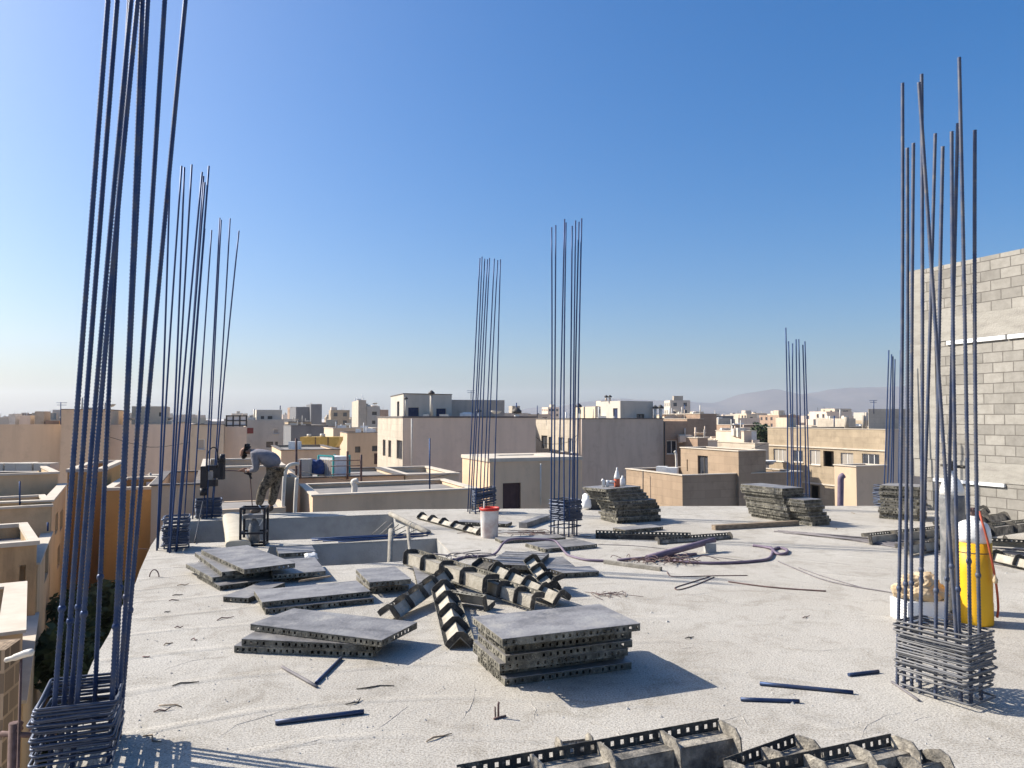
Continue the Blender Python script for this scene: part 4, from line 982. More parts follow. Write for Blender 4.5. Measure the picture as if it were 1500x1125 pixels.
# --- near roofs beyond the slab
bld('low stained parapet roof just beyond the slab with a lit inner floor', (440,27.5),(459,23.6),(700,25.9), 727, 'hutwall', cap='coping', capd=.05, parapet=.12, k_cl=0)
bld('brown parapet roof with a cooler standing behind its rusty edge', None,(436,29.6),(592,31.4), 701, 'tanwall', depth=5, k_cl=0, cap='coping_dark', capd=.05, parapet=.12)
bld('pale terrace roof stepping up before the blank grey wall', None,(594,31.6),(672,34.), 697, 'beige', depth=5, cap='coping', capd=.07, parapet=.2, k_cl=0)
bld('tan plaster wall of a roof with a pale edge behind the worker', None,(297,24.3),(417,26.), 686.5, 'tanwall', depth=5, k_cl=0, cap='coping', capd=.06, parapet=.3)
bld('pale stepped roof ledge below the tan wall behind the worker', None,(296,20.6),(420,22.2), 748, 'tanwall', depth=2.2, cap=None, parapet=.02, k_cl=0)
bld('brown plaster wall between the ochre wall and the welding clamp', None,(223,22.5),(297,23.6), 712, 'tanwall', depth=6, k_cl=0, cap='coping_dark', capd=.05, parapet=.4)
bld('narrow brown wall behind the bent white pipes', None,(415,27.6),(437,27.9), 699, 'tanwall', depth=5, k_cl=0, cap=None, parapet=.05)
# --- left row
bld('ochre plaster wall with a pale coping closing the alley, taller part', None,(100,28.),(152,28.6), 692, 'ochre', depth=6, cap='coping', capd=.12, parapet=.4, k_cl=0)
bld('ochre plaster wall with a pale coping beside the slab edge, lower part', None,(156,26.),(226,26.9), 719, 'ochre', depth=5, cap='coping', capd=.1, parapet=.4, k_cl=0)
def side(label, Cc, R, ytop, m, back, **k):
    c, r_ = xy(*Cc), xy(*R); d = (r_-c).normalized(); l = c+Vector((-d.y,d.x))*back
    wins = k.pop('wins', ())
    f = [l, c, r_, r_+Vector((-d.y,d.x))*back]
    zt = k.pop('zt', None)
    z = ztop(R[0], ytop, R[1]) if zt is None else zt
    root = empty('building', (c.x, c.y, -14), label, 'building', 'stepped houses along the alley on the left')
    block_parts(root, f, -14, z, M[m], wins, **k); return root, f, z
side('white stepped house with a long parapet at the top of the left row', (-160,23.),(86,25.6), 694, 'warmhouse', 7, cap='coping', capd=.07, parapet=.2, capw=.14)
side('narrow white house end with a pale slanting coping beside the ochre wall', (70,25.),(97,25.6), 716, 'beige', 6, cap='coping', capd=.07, parapet=.3) if 0 else None
side('plastered terrace house with a slim antenna pole below the white house', (-200,18.4),(77,20.6), 742, 'warmhouse', 3.2, cap='coping', capd=.06, parapet=.2, capw=.12)
side('stained stone house with a dark doorway and barred window on the left', (-260,14.2),(58,16.2), 798, 'mossy', 3.4, cap='coping', capd=.09, parapet=.25, capw=.14, wins=[(1,(28,828,37,884),'open'),(1,(41,832,54,868),'dark')])
side('ochre house with a pale coping and barred windows at the lower left', (-380,9.6),(40,11.2), 927, 'warmhouse', 3.8, cap='coping', capd=.05, parapet=.5, capw=.3)
s_ = side('low tiled garden wall with brick pattern at the lower left corner', (-420,8.9),(16,9.6), 952, 'brickface', .5, cap=None, parapet=.02)
# house fronts of the alley
def alley(label, a, b, zt, m, wins):
    p, q = Vector(a), Vector(b); d = (q-p).normalized(); back = Vector((-d.y, d.x))*4
    f = [p, q, q+back, p+back]
    root = empty('building', (p.x, p.y, -14), label, 'building', 'stepped houses along the alley on the left')
    block_parts(root, f, -14, zt, M[m], wins, cap='coping', capd=.05, parapet=.3)
pa_, pb_ = xy(44,11.4), xy(60,16.4); pc_ = xy(78,20.8); pd_ = xy(98,26.)
alley('narrow alley front with barred windows next to the brick tiled house', pa_, pb_, -2.15, 'warmhouse', [(0,(46,905,52,960),'dark'),(0,(58,890,64,940),'dark'),(0,(50,1000,62,1060),'dark')])
alley('alley front with tall windows below the stained stone house', pb_, pc_, -1.1, 'warmhouse', [(0,(66,800,71,845),'dark'),(0,(72,820,77,870),'dark'),(0,(70,890,76,930),'dark')])
alley('far alley front with small windows beside the ochre wall', pc_, pd_, -.25, 'warmhouse', [(0,(81,752,85,780),'dark'),(0,(88,748,92,775),'dark'),(0,(84,800,88,830),'dark')])
# --- mid distance left
bld('long blank brown wall with cluttered roof at the far left', None,(-140,54.),(89,56.5), 622, 'tanwall', depth=14, cap=None, parapet=.7)
bld('taller blank brown block rising beside the long brown wall', None,(88.5,56.),(156,57.5), 600, 'tanwall', depth=12, cap='coping_dark', capd=.05, parapet=.3)
r, f, z = bld('grey-brown plaster building with a wide flat roof and penthouse behind the left bars', None,(157,59.),(278,61.5), 622, 'taupe', depth=12, cap=None, parapet=.4)
hut(r, None,(192,64),(243,65), 595, z-.4, 'beige', [(1,(233,604,238,610),'dark')], cap=None, parapet=.2, depth=5)
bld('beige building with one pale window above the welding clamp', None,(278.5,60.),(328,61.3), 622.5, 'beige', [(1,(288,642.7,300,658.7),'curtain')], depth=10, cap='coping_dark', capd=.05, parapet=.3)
r, f, z = bld('grey block carrying a white billboard frame on its roof', None,(328.5,62.),(361,62.8), 625, 'taupe', depth=8, cap=None, parapet=.1)
bb = empty('billboard_frame', (xy(331,62.3).x, xy(331,62.3).y, z), 'white panelled billboard frame standing on the grey block', 'billboard')
w_ = xy(360.5,62.8)-xy(331,62.3); d_ = w_.normalized(); hgt = ztop(345,609,62.5)-z
s = MB(); s.obox((0,.06,.05), (w_.x,w_.y,0), (0,.03,0), (0,0,hgt-.05)); s.build('board', M['white'], bb)
s = MB()
for i in range(4): s.obox((w_.x*i/3-.05,w_.y*i/3-.02,0), (.1,0,0), (0,.07,0), (0,0,hgt+.05))
for i in range(3): s.obox((0,.0,.05+(hgt-.1)*i/2), (w_.x,w_.y,0), (0,.05,0), (0,0,.09))
s.build('frame', M['frame_dark'], bb)
r, f, z = bld('beige apartment building with a maroon panel and small windows behind the worker', None,(360,75.),(415,77.), 614.7, 'palegrey', [(1,(390,647,400,655.5),'dark'),(1,(403,647,407,655.5),'dark'),(1,(400,628,408,635.5),'curtain')], depth=12, cap=None, parapet=.3)
hut(r, None,(375,78),(412.5,79), 600.3, z-.3, 'palegrey', [(1,(382,609.5,387,614),'dark'),(1,(392,609.5,399,614),'dark')], cap=None, parapet=.2)
s = MB(); p = D(362,635,74.9); q = D(383,635,75.7); s.obox(p-Vector(r.location), q-p, (0,.05,0), (0,0,.55)); s.build('maroon_panel', M['redbrown'], r)
bld('dark grey workshop building beyond the beige apartment building', None,(426,110),(480,112), 624, 'darkgrey', depth=20, cap='coping_dark', capd=.1, parapet=.3)
bld('yellowish wall above the dark grey workshop', None,(422,132),(456,133), 618.5, 'cream2', depth=8, cap='coping_dark', capd=.1, parapet=.3)
bld('bluish office slab tallest on the left skyline', None,(433,330),(470,334), 596, 'darkgrey', depth=30, cap=None, parapet=.5)
bld('bluish stair tower joined to the office slab on the skyline', None,(455,326),(471,328), 592, 'darkgrey', depth=20, cap=None, parapet=.5)
r, f, z = bld('slim beige stair tower with a lit left face on the skyline', (515,135),(524.5,120),(536,121), 586, 'cream', depth=9, cap=None, parapet=.3)
bld('beige block with one dark window right of the slim stair tower', None,(536.3,121.5),(556,123), 595, 'palegrey', [(1,(545,603,552,608),'dark'),(1,(545,616,550,621),'dark')], depth=9, cap=None, parapet=.3)
r, f, z = bld('cream walled brown house with small high openings left of the slit windows', (498,82),(508.5,75),(556,77), 634.5, 'tanwall', [(1,(520,654,528,663),'dark'),(1,(545,653,554,661),'dark'),(1,(548,664,556,680),'door')], depth=9, cap='coping_dark', capd=.05, parapet=.2)
bld('cream rooftop storey behind the house with small high openings', None,(488,88),(556,90), 628, 'beige', depth=8, cap='coping', capd=.08, parapet=.3)
bld('brown plaster wall below the yellow tank behind the cooler', None,(412,45.),(498,46.8), 660, 'tanwall', depth=8, k_cl=0, cap='coping_dark', capd=.05, parapet=.1)
# --- mid distance right
for (lb, a, b, y, m, dp) in [
  ('beige low block just right of the cement building penthouse', (976.7,92),(1009,93.5), 608, 'beige', 9),
  ('dark brown block in front of the distant roofs', (1007,86),(1031,87), 614, 'brown', 9),
  ('tall brown block with a slanting dark roof line', (1026,90),(1050,91), 606.5, 'brown', 8),
  ('dark roofed long block behind the tall brown one', (1046,130),(1075,132), 609.5, 'darkgrey', 12),
  ('white lit rooftop room beside the tall brown block', (1052,108),(1071,109), 613.5, 'cream', 8),
  ('wide brown block with flat roof under the mountains', (1070,104),(1116,106), 622.5, 'brown', 12),
  ('small cream parapet roof among the low middle roofs', (1006,66),(1023,66.5), 641, 'cream', 6),
  ('brown shaded roof room among the low middle roofs', (1022,62),(1037,62.6), 642, 'brown', 6),
  ('grey roof edge with clutter among the low middle roofs', (1036,64),(1051,64.5), 646, 'taupe', 6),
  ('cream parapet wall left of the white stair hut', (1072,70),(1091,70.8), 644, 'cream', 8),
  ('grey stair hut with a lit edge beside the small tree', (1090,68),(1101,68.4), 632, 'taupe', 4),
  ('white stair hut slab shining beside the small tree', (1100,69.),(1108.5,69.2), 631.5, 'white', 3),
  ('pale parapet roof left of the windowed beige building', (1106,66),(1126,66.6), 650, 'cream', 7)]:
    bld(lb, None, a, b, y, m, depth=dp, cap='coping', capd=.06, parapet=.35)
bld('cream rooftop hut left of the yellowish penthouse', None,(1241,98),(1254,98.5), 613, 'cream', depth=5, cap=None, parapet=.2)
# ------------------------------------------------------------------ block wall on the right
w0 = Vector((D(1338,600,17.2).x, 17.2)); w1 = w0+Vector((.363,-.932))*21; dW = (w1-w0).normalized(); LW = 21.; nW = Vector((dW.y,-dW.x))
root = empty('block_wall', (w0.x, w0.y, 0), 'tall grey concrete block wall of the next building rising right of the slab', 'wall')
def wseg(s, u0, u1, za, zb, k0=0., k1=.25):
    o = Vector((dW.x*u0+nW.x*k0, dW.y*u0+nW.y*k0, za)); x = (dW*(u1-u0)).to_3d(); y = (-nW*(k1+k0)).to_3d(); z = Vector((0,0,zb-za))
    s.face([o, o+x, o+x+z, o+z], [(u0,za),(u1,za),(u1,zb),(u0,zb)])
    s.face([o+y, o, o+z, o+y+z], [(0,za),(.25,za),(.25,zb),(0,zb)]); s.face([o+x, o+x+y, o+x+y+z, o+x+z]); s.face([o+z, o+x+z, o+x+y+z, o+y+z]); s.face([o+x+y, o+y, o+y+z, o+x+y+z])
s = MB(); wseg(s, .30, LW, 4.155, 5.28); wseg(s, .60, LW, 1.105, 3.64); wseg(s, .30, LW, -1.5, .70); s.build('blockwork', M['block'], root)
s = MB(); wseg(s, 0, LW, 3.645, 4.15, .02); wseg(s, 0, LW, .705, 1.10, .015); wseg(s, 0, .6, 1.105, 3.64, .03); s.build('ring_beam', M['beam'], root)
s = MB()
for (a, b) in ((.9,2.2),(2.25,3.4),(3.6,5.2),(5.3,8.),(8.4,11),(11.2,14)):
    wseg(s, a, b, 3.55, 3.635, .045)
for (a, b) in ((.5,2.1),(2.6,5.4),(5.6,9.)):
    wseg(s, a, b, .63, .70, .05)
s.build('foam_strip', M['foam'], root)
s = MB(); wseg(s, -.04, .28, 4.155, 5.3, .0); s.build('pillar', M['beam'], root)
s = MB(); s.prism([(w0.x-root.location.x+dW.x*u+nW.x*k, w0.y-root.location.y+dW.y*u+nW.y*k, -14) for u, k in ((0,-.01),(LW,-.01),(LW,-.2),(0,-.2))], (0,0,12.45)); s.build('lower_wall', M['conc'], root)
# ------------------------------------------------------------------ roof-top things
def boxthing(name, label, cat, px, py, Y, w, d, h, m, detail=0, rz=0, group=None):
    p = D(px, py, Y); root = empty(name, p, label, cat, group, rz)
    s = MB(); s.box((0,0,h/2), (w,d,h)); s.build('casing', M[m], root)
    s = MB()
    if detail:
        n = max(3, int(w/.12))
        for i in range(n): s.box((-w/2+w*(i+.5)/n, -d/2-.012, h*.5), (w/n*.5, .02, h*.7))
        s.build('louvre', M['greycem' if detail == 1 else 'white'], root)
    return root
def mast(label, px, py0, py1, Y, r=.03, arms=0, m='steel_far', name='antenna_mast', cat='antenna', wy=None):
    a, b = D(px, py0, Y), D(px, py1, Y); root = empty(name, a, label, cat, 'roof antennas and pipes')
    s = MB(); s.tube([(0,0,0), b-a], r, 6)
    H = (b-a).z
    s.build('pole', M[m], root)
    if arms:
        s = MB()
        for i in range(arms): s.tube([(-.35+.04*i,0,H*.97-.16*i),(.35-.04*i,.1,H*.97-.16*i)], r*.6, 5)
        s.build('arm', M[m], root)
def chimney(label, px, py0, py1, Y, r=.09, m='palegrey', cap=True):
    a, b = D(px, py0, Y), D(px, py1, Y); root = empty('vent_pipe', a, label, 'vent pipe', 'roof antennas and pipes')
    H = (b-a).z
    s = MB(); s.lathe([(r,0),(r,H)], 10); s.build('pipe', M[m], root)
    if cap:
        s = MB(); s.lathe([(r*1.9,H+.02),(r*1.9,H+r*1.2),(r*.3,H+r*2.6)], 10); s.build('cowl', M['frame_dark'], root)
for (lb, pts, r_) in [
  ('sagging cable strung above the low stained parapet roof', [(440,690,30),(520,705,29),(600,706,30),(676,690,33)], .012),
  ('thin cable drooping between the blank grey wall and the lit facade', [(785,640,59),(800,650,62),(830,648,61),(847,636,60)], .02),
  ('cable crossing the far roofs left of the worker', [(160,640,58.5),(220,655,58.5),(278,648,60)], .02),
  ('cable sagging over the tan terrace', [(1004,655,44),(1060,668,41),(1122,650,46)], .014)]:
    v = [D(*p) for p in pts]; s = MB(); s.tube([p-v[0] for p in spline(v, 6)], r_, 5); o = s.build('cable', M['frame_dark']); o.location = v[0]; tag(o, lb, 'cable')
for (lb, px, y0, y1, Y, m_) in [('grey downpipe on the corner of the bare cement wall', 852, 614, 705, 59.8, 'taupe'),('dark downpipe beside the brown stone building window', 973.5, 618, 700, 63.6, 'frame_dark'),('pale downpipe on the low beige hut front', 792, 679, 740, 33.6, 'pvc'),('thin dark pipe down the terrace wall of the tan house', 942, 690, 738, 40.8, 'frame_dark'),('pale pipe on the blank grey wall near its lit corner', 603, 613, 700, 55.7, 'pvc')]:
    a, b = D(px, y1, Y), D(px, y0, Y); s = MB(); s.tube([(0,0,0), b-a], .05 if Y > 50 else .03, 7); o = s.build('drain_pipe', M[m_]); o.location = a; tag(o, lb, 'pipe')
# evaporative cooler etc
rt = boxthing('air_cooler', 'large white evaporative cooler with teal corner posts on the brown roof', 'cooler', 489, 699, 31.2, .98, .8, .85, 'white', 1, -.7)
s = MB()
for x in (-1,1):
    for y in (-1,1): s = MB(); s.box((x*.49,y*.4,.43), (.06,.06,.92)); s.build('corner_post', M['teal'], rt)
for z in (.88,.01): s = MB(); s.box((0,-.4,z), (.9,.045,.05)); s.build('trim_rail', M['teal'], rt)
boxthing('air_cooler', 'small pale cabinet beside the blue tarp on the brown roof', 'cooler', 447, 699, 30.6, .45, .5, .72, 'palegrey')
crumple('blue_tarp', D(462,697,31.0)+Vector((0,0,.28)), (.42,.3,.38), M['blue_tarp'], 'bunched blue tarp between the small cabinet and the large cooler', 'tarp', 3, .6)
g = 'rusty railing posts along the brown roof'
for (x, y0, y1, Y, lb) in [(434,702,590+52,29.2,'tallest rusty post left of the small cabinet'),(440,700,674,29.3,'short rusty post before the small cabinet'),(509,702,661,30.2,'rusty railing post right behind the large cooler'),(529,715,666,30.0,'rusty railing post at the right end of the thin rails')]:
    rod('railing_post', D(x,y0,Y), D(x,y1,Y), .045, lb, 'post', g, 'rust', 6)
for k_, (y, lb) in enumerate([(674,'topmost thin rail between the rusty posts'),(682,'middle thin rail between the rusty posts'),(694,'lowest thin rail between the rusty posts')]):
    rod('railing_bar', D(484,y+1,30.0), D(529,y,30.0), .018, lb, 'rail', 'thin rails on the brown roof', 'rust', 5)
cable('vent_pipe', [(0,0)], .1, '', '', 'pvc') if 0 else None
def gooseneck(label, pts, r, m):
    v = [D(*p) for p in pts]; s = MB(); s.tube([p-v[0] for p in spline(v, 6)], r, 9); o = s.build('vent_pipe', M[m]); o.location = v[0]; tag(o, label, 'vent pipe', 'roof antennas and pipes')
gooseneck('bent white vent pipe rising right of the worker', [(414,758,21.5),(415.5,720,21.5),(417.5,695,21.5),(422,683,21.5),(431,679.5,21.6),(437,680,21.7)], .05, 'pvc')
gooseneck('straight white pipe beside the rusty post right of the worker', [(432,758,21.8),(433,730,21.8),(435,700,21.8)], .055, 'pvc')
gooseneck('crooked white spout on the parapet below the railing', [(519,722,25.5),(519.5,712,25.5),(518,706,25.5),(524,704,25.5)], .10, 'pvc')
gooseneck('purple-grey vent pipe standing on the small cream rooftop block', [(1231,742,38.6),(1231.5,715,38.6),(1232,700,38.6),(1236,696,38.6)], .15, 'hose')
gooseneck('white vent pipe on the terrace left of the stepped upper floor', [(991,690,42.5),(991,675,42.5),(990,664,42.5),(988,661,42.5)], .07, 'pvc')
boxthing('air_conditioner', 'white air conditioner box on the tan terrace wall, left one', 'air conditioner', 970, 694.5, 41.5, .55, .5, .42, 'white', 0, -.4)
boxthing('air_conditioner', 'white air conditioner box on the tan terrace wall, nearer the vent pipe', 'air conditioner', 984, 696, 40.6, .62, .5, .40, 'white', 0, -.4)
# yellow tank
yt = D(468,657.5,56); rt = empty('yellow_tank', yt, 'yellow painted long metal tank with slanting ends on the brown wall roof', 'tank')
s = MB(); s.prism([(-1.15,0,.12),(1.15,0,.12),(1.42,0,.6),(1.42,0,.86),(-1.42,0,.86),(-1.42,0,.6)], (0,1.3,0)); s.build('body', M['tank_yellow'], rt)
s = MB(); s.box((0,.65,.06), (2.3,1.1,.1))
for x in (-.3,.62): s.box((x,-.03,.4), (.05,.05,.9))
s.build('stand', M['rust'], rt)
s = MB(); s.lathe([(.16,0),(.16,.2)], 10, (-.9,.5,.862)); s.lathe([(.2,0),(.2,.22)], 10, (.1,.5,.862)); s.build('lid', M['pvc'], rt)
boxthing('roof_box', 'white roof clutter box left of the yellow tank', 'box', 432, 658, 50, .7, .5, .5, 'white')
wt = D(684,612.3,62); rt = empty('water_tank', wt, 'white ribbed water tank on the roof of the blank grey wall building', 'tank')
s = MB(); s.lathe([(.45,0),(.52,.05),(.52,.3),(.5,.4),(.25,.46)], 16); s.box((-.3,0,.2),(.5,.8,.4)); s.build('body', M['white'], rt)
chimney('tall grey flue with a dark cowl at the blue door penthouse', 632, 611, 578, 59.6, .13)
chimney('thin double flue on the corner of the blue door penthouse', 594.5, 608, 585, 59, .08)
chimney('short pale flue right of the white water tank', 701, 612, 604, 60, .12, 'white')
chimney('white flue with a dark pipe on the roof edge behind the middle bars', 757, 613, 606, 61, .2, 'white')
mast('dark double pipe above the white flue', 756.5, 606, 590, 61, .06)
mast('thin antenna mast above the grey penthouse wall', 690, 585, 572, 66, .03, 2)
mast('thin antenna mast behind the middle bars', 787, 613, 594, 66, .04)
mast('pale mast with a round head left of the white penthouse', 869, 613, 599, 66, .04, 0, 'pvc')
chimney('grey flue left of the white penthouse', 848, 613, 597, 66, .14)
chimney('thin grey flue beside the left flue of the white penthouse', 856, 613, 595, 66, .06, 'palegrey', False)
chimney('dark cowl flue on top of the white penthouse', 888, 587, 582.5, 66, .09, 'taupe')
chimney('second dark cowl flue on top of the white penthouse, the right one', 893.5, 587, 582.5, 66, .09, 'taupe')
chimney('pale flue pair stub right of the white penthouse', 960, 617, 599, 66, .12, 'pvc')
chimney('pale flue farther right of the white penthouse', 968, 617, 599, 66, .14, 'pvc')
mast('thin mast above the dark brown block', 1003, 608, 593, 93, .05)
mast('dark leaning pole on the far roofs left of the windowed building penthouse', 1222, 628, 609, 80, .06)
chimney('pale square flue on the windowed beige building roof', 1240, 628, 610.5, 74, .2, 'cream', False)
chimney('cream flue left of the yellowish penthouse', 1265, 629, 608.5, 66, .13, 'cream', False)
chimney('slanting dark flue beside the cream one', 1269, 629, 604, 66, .06, 'taupe', False)
mast('antenna with a bent arm on the yellowish penthouse', 1280, 606, 586, 66, .03, 2)
mast('antenna with a side arm above the long brown wall', 89, 622, 589, 55, .03, 2)
mast('dark short chimney pole on the taller brown block', 139, 601, 590, 57, .06)
mast('thin bare antenna pole on the terrace house at the left', 29, 740, 705, 20.4, .02)
mast('small lamp pole on the stained house parapet', 70, 778, 765, 17.5, .02)
mast('tall dark bar standing before the blank grey wall', 629.5, 716, 642, 27, .028)
mast('thin mast on the beige apartment building', 410.5, 600, 586+8, 78, .05)
for i, (x, w_) in enumerate([(0,.6),(22,.4),(42,.6),(68,.6)]):
    boxthing('roof_unit', ['pale flat roof unit at the far left of the white house','small dark-legged roof unit on the white house','wide pale roof unit on the white house','grey roof unit nearest the bars on the white house'][i], 'roof unit', x, 689, 29, w_, .6, .28, 'palegrey', 0, 0, 'roof units on the white house')
for i, (x, w_, h_) in enumerate([(5,1.2,.7),(22,.5,1.),(41,.8,.9),(62,.7,1.2),(81,1.,.5)]):
    boxthing('roof_clutter', ['pale clutter box at the picture edge on the long brown wall','narrow upright clutter box on the long brown wall','grey clutter box midway on the long brown wall','tall clutter box with a pale side on the long brown wall','low dark clutter box beside the taller brown block'][i], 'roof box', x, 626, 58, w_, .8, h_, ['palegrey','pvc','taupe','cream','brown'][i], 0, 0, 'clutter on the long brown wall roof')
for i, (x, Y_) in enumerate([(232,31),(248,30),(262,31)]):
    boxthing('roof_box', ['white roof box behind the ochre wall coping','grey roof box nearest the leaning column bars','dark roof box between the leaning column bars'][i], 'roof box', x, 722-6*i, Y_, .7, .6, .45, ['white','palegrey','taupe'][i], 0, 0, 'roof boxes behind the ochre wall')
bld('flat grey roof with boxes between the ochre wall and the grey-brown building', None,(157,29.5),(280,31.), 724, 'beige', depth=8, cap='coping', capd=.05, parapet=.3)
# utility pole with lamp head at lower left
up = D(25, 1180, 7.6); rt = empty('street_lamp', (up.x, up.y, -14), 'pale street lamp head on a thin pole at the lower left corner', 'street lamp')
hd = D(25, 960, 7.6)
zt_ = hd.z+14; s = MB(); s.lathe([(.03,0),(.012,zt_-.02)], 8); s.build('pole', M['rust'], rt)
s = MB(); s.tube(spline([Vector((-.16,0,zt_-.05)),Vector((-.06,0,zt_-.02)),Vector((.05,.0,zt_+.02)),Vector((.12,0,zt_+.03))], 5), [.012]+[.025]*4+[.034]*4+[.036]*5+[.03,.015], 10); s.build('lamp_head', M['pvc'], rt)
rt = empty('power_pole', (xy(33,8.6).x, xy(33,8.6).y, -14), 'rusty power pole with insulators left of the closest rebar column', 'power pole')
zq = D(33,1072,8.6).z+14
s = MB(); s.lathe([(.09,0),(.06,zq+.1)], 8); s.build('pole', M['rust'], rt)
s = MB(); s.tube([(-.15,0,zq-.02),(.45,0,zq-.05)], .03, 6); s.build('arm', M['rust'], rt)
for x in (.05,.2,.32):
    s = MB(); s.lathe([(.02,0),(.045,.03),(.03,.06),(.045,.09),(.02,.12)], 8, (x,0,zq)); s.build('insulator', M['rust'], rt)
s = MB(); s.tube([(.3,0,zq),(-.2,.3,zq-2.5),(-.6,.5,zq-6)], .012, 5); s.build('stay_wire', M['rust'], rt)
# ------------------------------------------------------------------ trees
def tree(label, base, h, rad, n, seed, group=None, leaf=.16):
    rnd = random.Random(seed); root = empty('tree', base, label, 'tree', group)
    s = MB(); s.tube([(0,0,0),(.1,.05,h*.4),(.05,.1,h*.75)], [.16,.12,.05], 8)
    for i in range(6):
        a = rnd.uniform(0,6.28); s.tube([(.08,.05,h*(.35+.06*i)),(math.cos(a)*rad*.4,math.sin(a)*rad*.4,h*(.5+.06*i)),(math.cos(a)*rad*.8,math.sin(a)*rad*.8,h*(.58+.06*i))], [.06,.04,.015], 5)
    s.build('trunk', M['bark'], root)
    s = MB(); cl = []
    for i in range(26):
        a = rnd.uniform(0,6.28); e = rnd.uniform(-.7,1); q = rnd.uniform(.25,.9)
        cl.append((Vector((math.cos(a)*rad*q*math.sqrt(max(0,1-e*e*.6)), math.sin(a)*rad*q*math.sqrt(max(0,1-e*e*.6)), h*.68+e*h*.3)), rnd.uniform(.25,.5)*rad))
    for i in range(n):
        c, rr = rnd.choice(cl); v = Vector((rnd.gauss(0,1),rnd.gauss(0,1),rnd.gauss(0,1))).normalized()*rr*rnd.random()**.5
        p = c+v; t = Vector((rnd.gauss(0,1),rnd.gauss(0,1),rnd.gauss(0,.7))).normalized(); b = t.orthogonal().normalized(); l = leaf*rnd.uniform(.6,1.4)
        s.face([p-t*l, p-b*l*.5, p+t*l, p+b*l*.5])
    s.build('crown', M['leaf'], root)
for (px, Y, zt, rd, sd, lb) in [(146,20,-2.6,1.5,1,'dark tree growing in the alley below the slab edge'),(126,17.0,-2.5,1.2,2,'dark tree nearer the closest rebar column in the alley'),(163,22.5,-3.0,1.6,3,'dark tree at the foot of the ochre wall')]:
    p = D(px, 900, Y); tree(lb, (p.x, p.y, -14), zt+14, rd, 5200, sd, 'trees in the alley')
p = D(1117,640,80); tree('small green tree left of the windowed beige building', (p.x,p.y,-14), ztop(1117,622,80)+14, 2.2, 3500, 5, None, .22)
p = D(1106,640,150); tree('distant olive tree under the mountains', (p.x,p.y,-14), ztop(1106,624,150)+14, 3.2, 2500, 6, None, .35)
